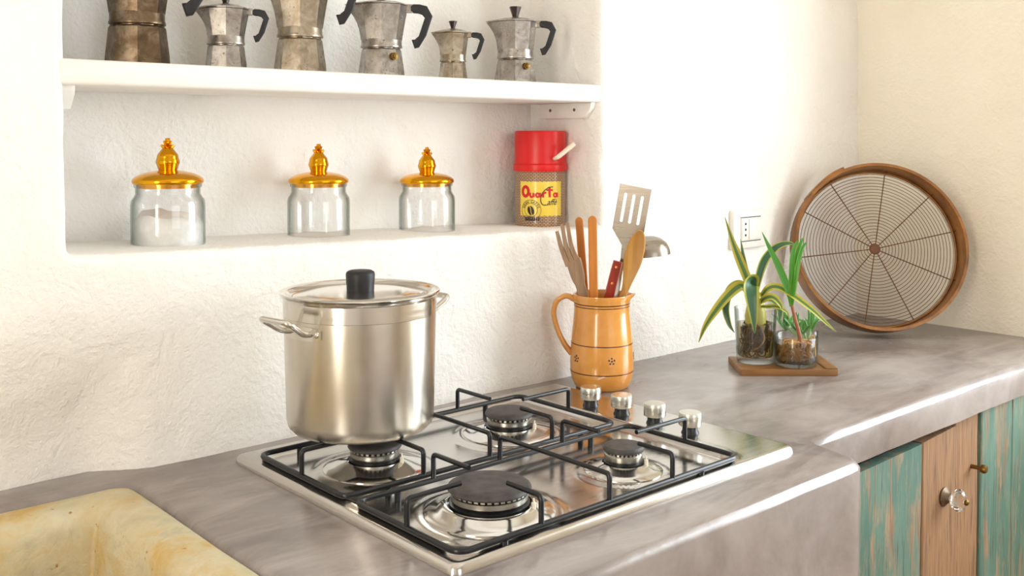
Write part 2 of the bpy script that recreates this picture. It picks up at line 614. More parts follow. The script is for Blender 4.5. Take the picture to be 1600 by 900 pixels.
def holed_wall(outl, outer, depth, lip, back, ts, disp):
    """wall in (u,v) with one opening; returns rings of (u,v,d), d = depth behind the face"""
    cu = sum(p[0] for p in outl) / len(outl)
    cv = sum(p[1] for p in outl) / len(outl)
    u0, u1, v0, v1 = outer
    rings = []
    # outward rings on the face
    for t in ts[::-1]:
        ring = []
        for (u, v) in outl:
            du, dv = u - cu, v - cv
            k = 1e9
            if du > 1e-9: k = min(k, (u1 - cu) / du)
            if du < -1e-9: k = min(k, (u0 - cu) / du)
            if dv > 1e-9: k = min(k, (v1 - cv) / dv)
            if dv < -1e-9: k = min(k, (v0 - cv) / dv)
            ring.append((u + (cu + du * k - u) * t, v + (cv + dv * k - v) * t, 0.0))
        rings.append(ring)
    def inset(s, d):
        n = len(outl)
        r = []
        for i, (u, v) in enumerate(outl):
            a, b = outl[i - 2], outl[(i + 2) % n]
            tx, ty = b[0] - a[0], b[1] - a[1]
            l = math.hypot(tx, ty)
            r.append((u - ty / l * s, v + tx / l * s, d))
        return r
    for a in (18, 36, 54, 72, 90):
        rings.append(inset(lip * math.sin(R(a)), lip * (1 - math.cos(R(a)))))
    nd = 8
    for i in range(1, nd + 1):
        rings.append(inset(lip, lip + (depth - lip) * i / nd))
    if back:
        base = inset(lip, depth)
        for k in (0.97, 0.9, 0.8, 0.68, 0.55, 0.42, 0.3, 0.18, 0.08):
            rings.append([(cu + (u - cu) * k, cv + (v - cv) * k, depth) for (u, v, d) in base])
    return rings

def wall_mesh(rings, place, back):
    bm = bmesh.new()
    vr = [[bm.verts.new(place(*p)) for p in r] for r in rings]
    n = len(vr[0])
    for a, b in zip(vr, vr[1:]):
        for i in range(n):
            bm.faces.new((a[i], a[(i + 1) % n], b[(i + 1) % n], b[i]))
    if back:
        bm.faces.new(vr[-1])
    return bm

def sstep(a, b, x):
    t = max(0, min(1, (x - a) / (b - a)))
    return t * t * (3 - 2 * t)

XR, XL, YF, ZC = 2.265, -1.2, -3.4, 2.7
SILL = lambda x: 1.169 - (x - 0.42) * 0.0235
ND = 0.19
def back_place(u, v, d):
    wob = 0.006 * nz(u, 0, v, 5) + 0.003 * nz(u, 3, v, 14) + 0.0012 * nz(u, 7, v, 38)
    y = d - wob
    if d <= 0:
        y += 0.04 * (1 - sstep(0.43, 0.52, u)) * (1 - sstep(0.93, 1.12, v))
    du = 0.004 * nz(u, 11, v, 6) + 0.0015 * nz(u, 15, v, 20)
    dv = 0.003 * nz(u, 21, v, 6) + 0.0015 * nz(u, 25, v, 20)
    return (u + du, y, v + dv)
ts = [i / 70 for i in range(0, 71)]
ol = outline_rr(0.400, 1.372, SILL(0.4), SILL(1.372) + 0.002, 1.80, (0.022, 0.03, 0.04, 0.03))
struct('wall_back', wall_mesh(holed_wall(ol, (XL - 0.05, XR + 0.05, -0.02, ZC + 0.02), ND, 0.014, True, ts, None), back_place, True), 'plaster', angle=60)

def side_place(x, s):
    def f(u, v, d):
        wob = 0.006 * nz(u, 31, v, 4) + 0.0025 * nz(u, 33, v, 15)
        return (x + s * (d - wob), u, v)
    return f
tw = [i / 44 for i in range(45)]
olr = outline_rr(-1.75, -0.63, 0.85, 0.85, 2.15, (0.02,) * 4, 200)
struct('wall_right', wall_mesh(holed_wall(olr, (YF, 0.06, -0.02, ZC + 0.02), 0.26, 0.02, False, tw, None), side_place(XR, 1), False), 'plaster_side', angle=60)
oll = outline_rr(-1.35, -0.85, 0.02, 0.02, 2.15, (0.02,) * 4, 160)
tw2 = [i / 16 for i in range(17)]
struct('wall_left', wall_mesh(holed_wall(oll, (YF, 0.06, -0.02, ZC + 0.02), 0.30, 0.02, False, tw2, None), side_place(XL, -1), False), 'plaster', angle=60)
olf = outline_rr(-0.2, 1.4, 0.95, 0.95, 2.25, (0.02,) * 4, 160)  # unseen rear opening, added to let the fill light in
struct('wall_front', wall_mesh(holed_wall(olf, (XL - 0.05, XR + 0.05, -0.02, ZC + 0.02), 0.30, 0.02, False, tw2, None), lambda u, v, d: (u, YF - d, v), False), 'plaster', angle=60)
struct('floor', box(XL - 0.05, XR + 0.05, YF - 0.05, 0.05, -0.1, 0.0), 'floor')
struct('ceiling', box(XL - 0.05, XR + 0.05, YF - 0.05, 0.05, ZC, ZC + 0.1), 'ceiling')

# ------------------------------------------------------------------ cement worktop
def rough_line(a, b, n, amp, s):
    out = []
    for i in range(n):
        t = i / n
        x, y = a[0] + (b[0] - a[0]) * t, a[1] + (b[1] - a[1]) * t
        k = amp * (nz(x, y, s, 9) + 0.4 * nz(x, y, s + 5, 28)) * min(1, 6 * t, 6 * (1 - t))
        l = math.hypot(b[0] - a[0], b[1] - a[1])
        out.append((x - (b[1] - a[1]) / l * k, y + (b[0] - a[0]) / l * k))
    return out
TZ = 0.90
wpts = []
wpts += rough_line((-0.42, 0.05), (2.275, 0.05), 2, 0, 0)
wpts += rough_line((2.275, 0.05), (2.275, -0.505), 2, 0, 0)
wpts += rough_line((2.275, -0.505), (1.285, -0.507), 16, 0.003, 1)
wpts += [(1.272, -0.509), (1.263, -0.516), (1.259, -0.528)]
wpts += rough_line((1.257, -0.535), (1.247, -0.575), 3, 0, 0)
wpts += [(1.243, -0.586), (1.234, -0.596), (1.220, -0.601)]
wpts += rough_line((1.20, -0.602), (0.466, -0.602), 14, 0.003, 2)
wpts += rough_line((0.466, -0.602), (0.470, -0.062), 40, 0.007, 3)
wpts += [(0.469, -0.055), (0.465, -0.046), (0.457, -0.039), (0.447, -0.036)]
wpts += rough_line((0.437, -0.0345), (-0.42, -0.030), 40, 0.006, 4)
def offset_poly(pts, d):
    n = len(pts)
    ar = sum(pts[i][0] * pts[(i + 1) % n][1] - pts[(i + 1) % n][0] * pts[i][1] for i in range(n))
    sg = 1 if ar > 0 else -1
    out = []
    for i in range(n):
        p, a, b = Vector(pts[i]), Vector(pts[i - 1]), Vector(pts[(i + 1) % n])
        e0, e1 = (p - a).normalized(), (b - p).normalized()
        n0, n1 = Vector((-e0.y, e0.x)) * sg, Vector((-e1.y, e1.x)) * sg
        m = (n0 + n1).normalized()
        q = p + m * (d / max(0.4, m.dot(n0)))
        out.append((q.x, q.y))
    return out
def slab_prism(pts, z0, z1, prof):
    """outline extruded, with the upper edge following prof = [(inset, drop), ...]"""
    rings = [[(x, y, z0) for x, y in pts]]
    for d, h in prof:
        rings.append([(x, y, z1 - h) for x, y in (offset_poly(pts, d) if d else pts)])
    return ring_loft(rings)
wt = thing('worktop', 'long grey-brown polished cement worktop running along the white wall', 'worktop', (0, 0, 0))
obj('worktop_slab', slab_prism(wpts, TZ - 0.058, TZ, [(0, 0.0105), (0.0012, 0.0075), (0.0072, 0.0012), (0.0105, 0.0)]), 'cement', wt, angle=60)
ppts = [p for p in wpts if p[0] <= 1.2595 and p[1] < -0.5 or (p[0] < 0.49 and p[1] < -0.05)]
ppts = [(1.259, -0.06)] + [(1.259, -0.528)] + [p for p in wpts if p[1] < -0.529] + [(0.474, -0.06)]
obj('worktop_base', prism(ppts, 0.0, TZ - 0.058), 'cement', wt, angle=30)

# ------------------------------------------------------------------ stone sink
def rrect(x0, x1, y0, y1, r, z, n=10):
    pts = []
    for cx, cy, a0 in ((x1 - r, y1 - r, 0), (x0 + r, y1 - r, 90), (x0 + r, y0 + r, 180), (x1 - r, y0 + r, 270)):
        for k in range(n + 1):
            a = R(a0 + 90 * k / n)
            pts.append((cx + r * math.cos(a), cy + r * math.sin(a)))
    # resample straight runs
    out = []
    for i, p in enumerate(pts):
        q = pts[(i + 1) % len(pts)]
        l = math.hypot(q[0] - p[0], q[1] - p[1])
        m = 32 if i % (n + 1) == n else 1
        for k in range(m):
            out.append((p[0] + (q[0] - p[0]) * k / m, p[1] + (q[1] - p[1]) * k / m, z))
    return out
def sink():
    sx0, sx1, sy0, sy1 = -0.40, 0.4685, -0.615, -0.036
    rings = []
    def ins(d, z):
        r = 0.022 - 0.018 * sstep(0.02, 0.056, d)
        return rrect(sx0 + d, sx1 - d, sy0 + d, sy1 - d, r, z)
    prof = [(0.004, 0.66), (0.0, 0.68), (0.0, 0.893), (0.0015, 0.8975), (0.006, 0.8995), (0.018, 0.9005), (0.030, 0.8995), (0.040, 0.8965), (0.0475, 0.891), (0.0525, 0.883), (0.0550, 0.872), (0.0565, 0.855), (0.0575, 0.83), (0.0585, 0.80), (0.060, 0.76), (0.062, 0.73), (0.068, 0.705), (0.085, 0.694), (0.17, 0.688)]
    rings = [ins(d, z) for d, z in prof]
    bm = ring_loft(rings)
    for v in bm.verts:
        c = v.co
        k = 0.008 if c.z > 0.75 else 0.004
        s = Vector((nz(c.x, c.y, c.z, 9), nz(c.x + 5, c.y, c.z, 9), nz(c.x, c.y + 5, c.z, 9) * 0.5))
        if v.co.x > 0.462 or v.co.y > -0.045:
            k *= 0.25
        v.co += s * k
    return bm
tag(obj('stone_sink', sink(), 'stone', angle=60), 'worn yellowish limestone sink let into the worktop at the left', 'sink')

# ------------------------------------------------------------------ cabinet with plank doors
cab = thing('base_cabinet', 'old plank cupboard with peeling green and bare brown boards under the worktop', 'cabinet', (0, 0, 0))
YD = -0.468
obj('carcass', box(1.275, 2.255, YD + 0.004, -0.04, 0.05, 0.835), 'cabinet_dark', cab)
def plank(name, x0, x1, z0, z1l, z1r, y0, th, mat, parent, seed):
    bm = bmesh.new()
    n = 14
    rows = []
    for i in range(n + 1):
        t = i / n
        zl, zr = z0 + (z1l - z0) * t, z0 + (z1r - z0) * t
        a = x0 + 0.0012 * nz(seed, zl, 0, 12)
        b = x1 + 0.0012 * nz(seed + 9, zr, 0, 12)
        d = 0.0012 * nz(seed + 4, zl, 0, 7)
        rows.append([(a, y0 + th, zl), (a, y0 + d + 0.002, zl), (a + 0.003, y0 + d, zl), (b - 0.003, y0 + d, zr), (b, y0 + d + 0.002, zr), (b, y0 + th, zr)])
    ring_loft(rows, bm)
    return obj(name, bm, mat, parent, angle=30)
d1 = obj('door', box(1.30, 1.735, YD - 0.006, YD + 0.002, 0.10, 0.800), 'plank_brown', cab)
d1['label'] = 'cupboard door of one green and one bare board with a glass knob'
plank('plank', 1.30, 1.3985, 0.08, 0.812, 0.816, YD - 0.026, 0.02, 'plank_green', d1, 1)
plank('plank', 1.400, 1.6135, 0.08, 0.818, 0.822, YD - 0.026, 0.02, 'plank_green', d1, 2)
plank('plank', 1.616, 1.738, 0.08, 0.823, 0.829, YD - 0.026, 0.02, 'plank_brown', d1, 3)
kx, kz = 1.691, 0.7155
def along_y(bm, x, y, z):
    bm.transform(Matrix.Translation((x, y, z)) @ Matrix.Rotation(R(90), 4, 'X'))
    return bm
yk = YD - 0.026
obj('knob_rosette', along_y(lathe([(0, 0), (0.016, 0), (0.0165, 0.003), (0.012, 0.006), (0.009, 0.010), (0.0085, 0.014), (0, 0.014)], 24), kx, yk, kz), 'screw', d1)
gk = lathe([(0, 0.012), (0.008, 0.012), (0.0165, 0.020), (0.0195, 0.026), (0.0165, 0.033), (0.008, 0.038), (0, 0.038)], 10)
ko = obj('glass_knob', along_y(gk, kx, yk, kz), 'crystal', d1, smooth=False)
ko['label'] = 'faceted clear glass knob'
obj('knob_bolt', along_y(lathe([(0, 0.0375), (0.005, 0.0375), (0.005, 0.041), (0.003, 0.043), (0, 0.0435)], 16), kx, yk, kz), 'brass', d1)
plank('stile', 1.7415, 1.833, 0.06, 0.838, 0.838, YD - 0.022, 0.02, 'plank_brown', cab, 5)
pg = obj('wooden_peg', along_y(lathe([(0, -0.002), (0.004, -0.002), (0.0035, 0.016), (0.007, 0.018), (0.008, 0.023), (0.006, 0.027), (0, 0.028)], 16), 1.806, YD - 0.022, 0.742), 'brass', cab)
d2 = obj('door', box(1.838, 2.25, YD - 0.006, YD + 0.002, 0.10, 0.80), 'plank_green', cab)
d2['label'] = 'cupboard door of peeling green boards'
for k, (a, b) in enumerate(((1.837, 1.968), (1.970, 2.085), (2.087, 2.25))):
    plank('plank', a, b, 0.07, 0.836, 0.838, YD - 0.026, 0.02, 'plank_green', d2, 7 + k)

# ------------------------------------------------------------------ wall shelf
sh = thing('wall_shelf', 'white painted wooden shelf across the wall niche', 'shelf', (0, 0, 0))
bm = box(0.404, 1.366, 0.002, ND - 0.004, 1.395, 1.4275, 0.006, 3)
obj('shelf_board', bm, 'white_paint', sh, angle=50)
for xa, xb in ((0.404, 0.428), (1.346, 1.368)):
    # profile in (y,z): long bracket with sloped nose
    prof = [(0.012, 1.395), (0.150, 1.395), (0.150, 1.366), (0.030, 1.366), (0.014, 1.384)]
    bm = prism([(y, z) for y, z in prof], xa, xb, 0.002, 2, mat=Matrix(((0, 0, 1, 0), (1, 0, 0, 0), (0, 1, 0, 0), (0, 0, 0, 1))))
    br = obj('bracket', bm, 'white_paint', sh, angle=40)
    if xa > 1:
        for yy in (0.055, 0.12):
            b2 = lathe([(0, 0), (0.003, 0), (0.003, 0.0012), (0, 0.0016)], 12)
            b2.transform(Matrix.Translation((xa + 0.0004, yy, 1.382)) @ Matrix.Rotation(R(-90), 4, 'Y'))
            obj('screw_head', b2, 'screw', br)

# ------------------------------------------------------------------ moka pots
def oct_ring(r, z, spout=0.0, n=8):
    pts = []
    for i in range(n):
        a = 2 * PI * i / n
        x, y = r * math.cos(a), r * math.sin(a)
        if spout and i == n // 2:
            x -= spout
        pts.append((x, y, z))
    return pts
def bevelled(bm, off):
    es = [e for e in bm.edges if len(e.link_faces) == 2 and e.calc_face_angle(0) > 0.35]
    bmesh.ops.bevel(bm, geom=es, offset=off, segments=2, affect='EDGES', profile=0.6)
    return bm
def moka(label, x, y, br, bt, bh, ch, cr, uh, ur0, ur1, mat, lid=True, knob=True, valve=True, hscale=1.0, turn=0.0, handle='bakelite'):
    t = thing('moka_pot', label, 'moka pot', (x, y, 1.4275), face_cam(x, y) + turn, 'moka pots on the shelf')
    obj('boiler', bevelled(ring_loft([oct_ring(br * 0.97, 0), oct_ring(br, 0.003), oct_ring(br * 0.985, bh * 0.25), oct_ring(bt, bh * 0.94), oct_ring(bt * 0.93, bh)]), br * 0.018), mat, t, angle=16)
    z = bh
    obj('collar', lathe([(0, z - 0.001), (bt * 0.90, z - 0.001), (bt * 0.90, z), (cr, z + ch * 0.08), (cr * 1.0, z + ch * 0.25), (cr * 0.97, z + ch * 0.4), (cr * 0.965, z + ch * 0.9), (cr * 0.95, z + ch), (0, z + ch)], 40), mat, t, angle=30)
    z0 = z + ch
    rows = []
    for k in range(7):
        u = k / 6
        r = ur0 + (ur1 - ur0) * (u ** 1.15)
        rows.append(oct_ring(r, z0 - 0.0008 + uh * u, ur1 * 0.34 * max(0, (u - 0.25) / 0.75) ** 2.0))
    body = bevelled(ring_loft(rows), br * 0.016)
    obj('jug_body', body, mat, t, angle=16)
    zt = z0 + uh
    if lid:
        lo = ring_loft([oct_ring(ur1 * 1.025, zt, ur1 * 0.33), oct_ring(ur1 * 1.025, zt + 0.002, ur1 * 0.33), oct_ring(ur1 * 0.72, zt + 0.0055, ur1 * 0.10), oct_ring(ur1 * 0.22, zt + 0.0085)])
        lidp = obj('lid', lo, mat, t, angle=16)
        if knob:
            k = br / 0.0375
            kp = [(0, 0), (0.0062 * k, 0), (0.0055 * k, 0.003 * k), (0.0062 * k, 0.006 * k), (0.0105 * k, 0.019 * k), (0.0108 * k, 0.0205 * k), (0.0, 0.0215 * k)]
            obj('lid_knob', lathe(kp, 10, off=(0, 0, zt + 0.0075)), 'bakelite_brown', lidp, angle=25)
    # hinge block and handle, profile in (x,z) relative to the upper rim at the handle side
    hx = ur1 * 0.96
    obj('hinge', box(hx - 0.002, hx + 0.010 * hscale, -0.006 * hscale, 0.006 * hscale, zt - 0.012 * hscale, zt + 0.003, 0.0012), mat, t)
    s = hscale * 0.001
    prof = [(2, -1), (6, 3), (18, 3), (31, 0), (41, -18), (30, -52), (17, -73), (9, -75), (4, -60), (12, -60), (18, -55), (30, -19), (24, -12), (8, -12), (2, -9)]
    pts = [(hx + 0.004 + px * s, zt + pz * s) for px, pz in prof]
    hw = 0.0075 * hscale
    bm = prism(pts, -hw, hw, 0.0022 * hscale, 2, mat=Matrix(((1, 0, 0, 0), (0, 0, -1, 0), (0, 1, 0, 0), (0, 0, 0, 1))))
    obj('handle', bm, handle, t, angle=50)
    if valve:
        a = R(-56)
        rv = br * 0.93
        bmv = lathe([(0, -0.004), (0.0062, -0.004), (0.0062, 0.003), (0.0045, 0.0035), (0.0045, 0.006), (0.002, 0.007), (0, 0.007)], 12)
        bmv.transform(Matrix.Translation((rv * math.cos(a), rv * math.sin(a), bh * 0.70)) @ Matrix.Rotation(a, 4, 'Z') @ Matrix.Rotation(R(90), 4, 'Y'))
        obj('safety_valve', bmv, 'brass', t)
    return t
moka('large brown-tarnished moka pot at the left end of the shelf', 0.538, 0.095, 0.0425, 0.0375, 0.056, 0.017, 0.0375, 0.085, 0.0365, 0.052, 'moka_brown', valve=False, hscale=1.15)
moka('small dull grey moka pot between the brown one and a large tan one', 0.668, 0.095, 0.0295, 0.0258, 0.037, 0.013, 0.0272, 0.039, 0.0262, 0.0335, 'moka', valve=False, hscale=0.62)
moka('large tan-stained moka pot cut off by the top of the picture, third from left', 0.790, 0.095, 0.0395, 0.0335, 0.055, 0.016, 0.0350, 0.080, 0.0345, 0.049, 'moka_tan', valve=False, hscale=0.98)
moka('large silver moka pot with brass valve, its lid at the picture edge', 0.940, 0.095, 0.0375, 0.0320, 0.048, 0.014, 0.0340, 0.056, 0.0335, 0.0435, 'moka', hscale=0.92)
moka('smallest moka pot, with a tall brown lid knob and no visible valve', 1.0885, 0.095, 0.0250, 0.0215, 0.033, 0.013, 0.0228, 0.037, 0.0222, 0.0275, 'moka_tan', valve=False, hscale=0.60)
moka('dark silver moka pot with brass valve at the right end of the shelf', 1.2335, 0.095, 0.0380, 0.0325, 0.045, 0.018, 0.0335, 0.050, 0.0330, 0.0395, 'moka', hscale=0.80)

# ------------------------------------------------------------------ glass jars
def jar(label, x, y, r, fill):
    z = SILL(x) + 0.0005
    t = thing('glass_jar', label, 'jar', (x, y, z), face_cam(x, y), 'gold-lidded glass jars in the niche')
    k = r / 0.05
    prof = [(0, 0.0), (0.046, 0.0), (0.0495, 0.003), (0.050, 0.008), (0.050, 0.068), (0.049, 0.075), (0.0455, 0.080), (0.0435, 0.084), (0.0435, 0.092), (0.0455, 0.094), (0.0455, 0.0985),
            (0.0425, 0.0985), (0.0415, 0.084), (0.0465, 0.076), (0.0480, 0.068), (0.0480, 0.010), (0.046, 0.006), (0, 0.0055)]
    obj('jar_glass', lathe([(a * k, b * k) for a, b in prof], 56), 'jar_glass', t, angle=50)
    obj('glass_base', lathe([(0, 0.0008), (0.0455, 0.0008), (0.0488, 0.0032), (0.0488, 0.0050), (0, 0.0050)], 56), 'glass_base', t, angle=50)
    bm = lathe([(0, 0.0062), (0.045, 0.0066), (0.0472, 0.012), (0.0472, fill * 0.8), (0.040, fill), (0.02, fill * 1.1), (0, fill * 1.12)] if fill > 0.02 else
               [(0, 0.0062), (0.045, 0.0066), (0.0465, 0.009), (0.044, 0.012), (0.02, 0.012 + fill * 0.4), (0, 0.013 + fill * 0.4)], 40)
    for v in bm.verts:
        rr = math.hypot(v.co.x, v.co.y)
        if v.co.z > 0.012 and rr < 0.0475:
            v.co.z += fill * 0.22 * (nz(v.co.x + x * 7, v.co.y, 0, 30))
        v.co *= k
    obj('contents', bm, 'salt', t, angle=60)
    lz = 0.0985 * k
    lp = [(0, -0.006), (0.0405, -0.006), (0.041, 0.0), (0.047, 0.0), (0.0485, 0.003), (0.0475, 0.0065), (0.043, 0.0105), (0.034, 0.0145), (0.022, 0.0172), (0.013, 0.0185), (0.0105, 0.020), (0, 0.020)]
    lid = obj('lid', lathe([(a * k, lz + b * k) for a, b in lp], 56), 'gold', t, angle=50)
    # pineapple finial: lumpy body and a crown of leaves
    bm = bmesh.new()
    fz = lz + 0.018 * k
    prof = []
    rows = []
    for i in range(13):
        u = i / 12
        rr = 0.0152 * (math.sin(PI * (0.26 + 0.64 * u)) ** 0.8)
        row = []
        for j in range(28):
            a = 2 * PI * j / 28
            lump = 1 + 0.07 * math.cos(7 * a + u * 9) * math.cos(7 * a - u * 9)
            row.append((rr * lump * k * math.cos(a), rr * lump * k * math.sin(a), fz + (0.001 + 0.031 * u) * k))
        rows.append(row)
    ring_loft(rows, bm)
    ctop = fz + 0.0312 * k
    for lvl, (nl, ln, tilt, zz) in enumerate(((6, 0.0100, 62, 0.0), (6, 0.0090, 40, 0.0035), (4, 0.0085, 14, 0.006))):
        for j in range(nl):
            a = 2 * PI * j / nl + lvl * 0.5
            d = Vector((math.cos(a) * math.sin(R(tilt)), math.sin(a) * math.sin(R(tilt)), math.cos(R(tilt))))
            p0 = Vector((0, 0, ctop + (zz - 0.002) * k))
            tube([p0, p0 + d * ln * 0.5 * k, p0 + d * ln * k + Vector((0, 0, 0.002 * k))], lambda t: 0.0038 * k * (1 - t * 0.6), 6, bm=bm)
    obj('pineapple_finial', bm, 'gold', lid, angle=50)
    return t
jar('glass jar half full of white salt under a gold pineapple lid', 0.583, 0.104, 0.0505, 0.052)
jar('nearly empty glass jar with gold pineapple lid, the middle one of three', 0.842, 0.130, 0.0495, 0.004)
jar('glass jar with a thin layer of white salt, nearest the red-capped coffee tin', 1.058, 0.130, 0.0490, 0.016)

# ------------------------------------------------------------------ coffee canister
tx, ty = 1.318, 0.118
tin = thing('coffee_canister', 'burlap-patterned coffee canister with red cap and yellow label in the niche', 'canister', (tx, ty, SILL(tx)), face_cam(tx, ty))
RB = 0.0480
def uvlathe(prof, seg=64):
    bm = lathe(prof, seg)
    uvl = bm.loops.layers.uv.new('UVMap')
    for f in bm.faces:
        angs = [math.atan2(l.vert.co.y, l.vert.co.x) for l in f.loops]
        wrap = max(angs) - min(angs) > PI
        for l, a in zip(f.loops, angs):
            if wrap and a < 0: a += 2 * PI
            l[uvl].uv = (a * 0.5, l.vert.co.z / 0.05 * 0.5)
    return bm
obj('canister_body', uvlathe([(0, 0), (0.044, 0), (RB, 0.004), (RB, 0.124), (0.046, 0.128), (0, 0.128)]), 'burlap', tin, angle=40)
cap = obj('cap', lathe([(0, 0.119), (0.0515, 0.119), (0.0520, 0.121), (0.0520, 0.131), (0.0495, 0.1335), (0.0490, 0.150), (0.0490, 0.192), (0.0480, 0.1945), (0.046, 0.195), (0.0455, 0.193), (0, 0.193)], 64), 'red_plastic', tin, angle=35)
hp = [Vector((0.026, -0.043, 0.143)), Vector((0.030, -0.053, 0.145)), Vector((0.036, -0.055, 0.149)), Vector((0.063, -0.050, 0.171))]
obj('crank_handle', tube(smooth_path(hp, 6), lambda t: 0.0036 + 0.0012 * t, 12), 'cream_plastic', cap)
def wrap(bm, rad):
    for v in bm.verts:
        u, vv, d = v.co
        rr = rad + d
        v.co = (rr * math.sin(u / rad), -rr * math.cos(u / rad), vv)
    return bm
def grid_patch(u0, u1, v0, v1, d, nu, nv, wav=0.0):
    bm = bmesh.new()
    g = [[bm.verts.new((u0 + (u1 - u0) * i / nu, v0 + (v1 - v0) * j / nv + (wav * math.sin(i * 1.9) if j in (0, nv) else 0), d)) for i in range(nu + 1)] for j in range(nv + 1)]
    for j in range(nv):
        for i in range(nu):
            bm.faces.new((g[j][i], g[j][i + 1], g[j + 1][i + 1], g[j + 1][i]))
    ext = bmesh.ops.extrude_face_region(bm, geom=bm.faces[:])
    for e in ext['geom']:
        if isinstance(e, bmesh.types.BMVert):
            e.co.z -= 0.0003
    return bm
def text_bm(body, size, bold=0.0, shear=0.0, sx=1.0, align='LEFT'):
    cu = bpy.data.curves.new('lettering', 'FONT')
    cu.body = body
    cu.size = size
    cu.offset = bold
    cu.shear = shear
    cu.align_x = align
    cu.resolution_u = 3
    o = bpy.data.objects.new('lettering', cu)
    COL.objects.link(o)
    dg = bpy.context.evaluated_depsgraph_get()
    me = bpy.data.meshes.new_from_object(o.evaluated_get(dg))
    bpy.data.objects.remove(o)
    bpy.data.curves.remove(cu)
    bm = bmesh.new()
    bm.from_mesh(me)
    bpy.data.meshes.remove(me)
    for v in bm.verts:
        v.co.x *= sx
        v.co.z = 0
    return bm
def place_text(bm, u, v, d, rot=0.0):
    bm.transform(Matrix.Translation((u, v, d)) @ Matrix.Rotation(rot, 4, 'Z'))
    bmesh.ops.subdivide_edges(bm, edges=[e for e in bm.edges if e.calc_length() > 0.004], cuts=2)
    return bm
lab = obj('label', wrap(grid_patch(-0.042, 0.044, 0.036, 0.100, 0.0006, 30, 4, 0.0006), RB), 'label_yellow', tin, angle=60)
def su(u): return -0.0385 + (u + 0.0394) * 1.13
bm = bmesh.new()
def stroke(pts, r=0.0024, closed=False):
    P = [(su(a), b, 0.0008) for a, b in pts]
    tube(smooth_path(P, 5) if not closed else P, r, 10, closed, bm, 0.12, (0, 0, 1))
stroke([(-0.0310 + 0.0056 * math.cos(2 * PI * i / 28), 0.0815 + 0.0088 * math.sin(2 * PI * i / 28)) for i in range(28)], 0.0031, True)
stroke([(-0.0300, 0.0745), (-0.0270, 0.0715)], 0.0018)
stroke([(-0.0222, 0.0792), (-0.0222, 0.0740), (-0.0200, 0.0712), (-0.0172, 0.0735), (-0.0165, 0.0792)], 0.0021)
stroke([(-0.0162, 0.0785), (-0.0160, 0.0708)], 0.0020)
for ax_ in (-0.0098, 0.0202):
    stroke([(ax_ + 0.0027 * math.cos(2 * PI * i / 20), 0.0750 + 0.0034 * math.sin(2 * PI * i / 20)) for i in range(20)], 0.0019, True)
    stroke([(ax_ + 0.0036, 0.0795), (ax_ + 0.0042, 0.0708)], 0.0023)
stroke([(-0.0010, 0.0798), (-0.0008, 0.0708)], 0.0021)
stroke([(-0.0008, 0.0765), (0.0018, 0.0795), (0.0045, 0.0797)], 0.0019)
stroke([(0.0100, 0.0895), (0.0098, 0.0800), (0.0102, 0.0708)], 0.0023)
stroke([(0.0045, 0.0842), (0.0100, 0.0850), (0.0158, 0.0838)], 0.0018)
obj('red_lettering', wrap(bm, RB), 'ink_red', lab)
obj('black_script', wrap(place_text(text_bm('affè', 0.0165, 0.0001, 0.45, 0.85), 0.0115, 0.0565, 0.0011), RB), 'ink_black', lab)
sw = [(0.024, 0.0905), (0.014, 0.0885), (0.004, 0.079), (0.0005, 0.066), (0.004, 0.0575), (0.012, 0.0565)]
obj('script_swoosh', wrap(tube(smooth_path([(a, b, 0.0010) for a, b in sw], 8), lambda t: 0.0009, 6, flat=0.3, upv=(0, 0, 1)), RB), 'ink_black', lab)
ec = (-0.018, 0.047)
bm = bmesh.new()
for rr in (0.0192, 0.0128):
    tube([(ec[0] + rr * math.cos(a), ec[1] + rr * math.sin(a), 0.0010) for a in [2 * PI * i / 48 for i in range(48)]], 0.0004, 6, True, bm, 0.4, (0, 0, 1))
obj('emblem_ring', wrap(bm, RB), 'ink_black', lab)
msg = 'GRAN CAFFE'
bm = bmesh.new()
for i, ch in enumerate(msg):
    if ch == ' ': continue
    a = R(160 - i * 140 / (len(msg) - 1))
    tb = text_bm(ch, 0.0062, 0.0001, 0, 0.95, 'CENTER')
    tb.transform(Matrix.Translation((ec[0] + 0.0138 * math.cos(a), ec[1] + 0.0138 * math.sin(a), 0.0010)) @ Matrix.Rotation(a - PI / 2, 4, 'Z'))
    me = bpy.data.meshes.new('t'); tb.to_mesh(me); tb.free(); bm.from_mesh(me); bpy.data.meshes.remove(me)
obj('emblem_lettering', wrap(bm, RB), 'ink_black', lab)
bm = bmesh.new()
for sgn in (-1, 1):
    pts = []
    for i in range(24):
        a = 2 * PI * i / 24
        px, py = 0.0062 * math.cos(a), 0.0092 * math.sin(a)
        if px * sgn < 0.0008: px = sgn * (0.0008 + 0.0009 * math.sin(py * 340) * sgn)
        c, s = math.cos(0.35), math.sin(0.35)
        pts.append((ec[0] + px * c - py * s, ec[1] - 0.001 + px * s + py * c))
    prism(pts, 0.0006, 0.0011, bm=bm)
obj('coffee_bean_emblem', wrap(bm, RB), 'ink_black', lab)
bm = bmesh.new()
for i in range(7):
    u = -0.030 + i * 0.0042
    prism([(u, 0.0275 + 0.0008 * (i % 2)), (u + 0.0032, 0.0272), (u + 0.0034, 0.0335 - 0.001 * (i % 3)), (u + 0.0012, 0.034), (u + 0.001, 0.031)], 0.0002, 0.0008, bm=bm)
obj('emblem_banner', wrap(bm, RB), 'ink_black', lab)

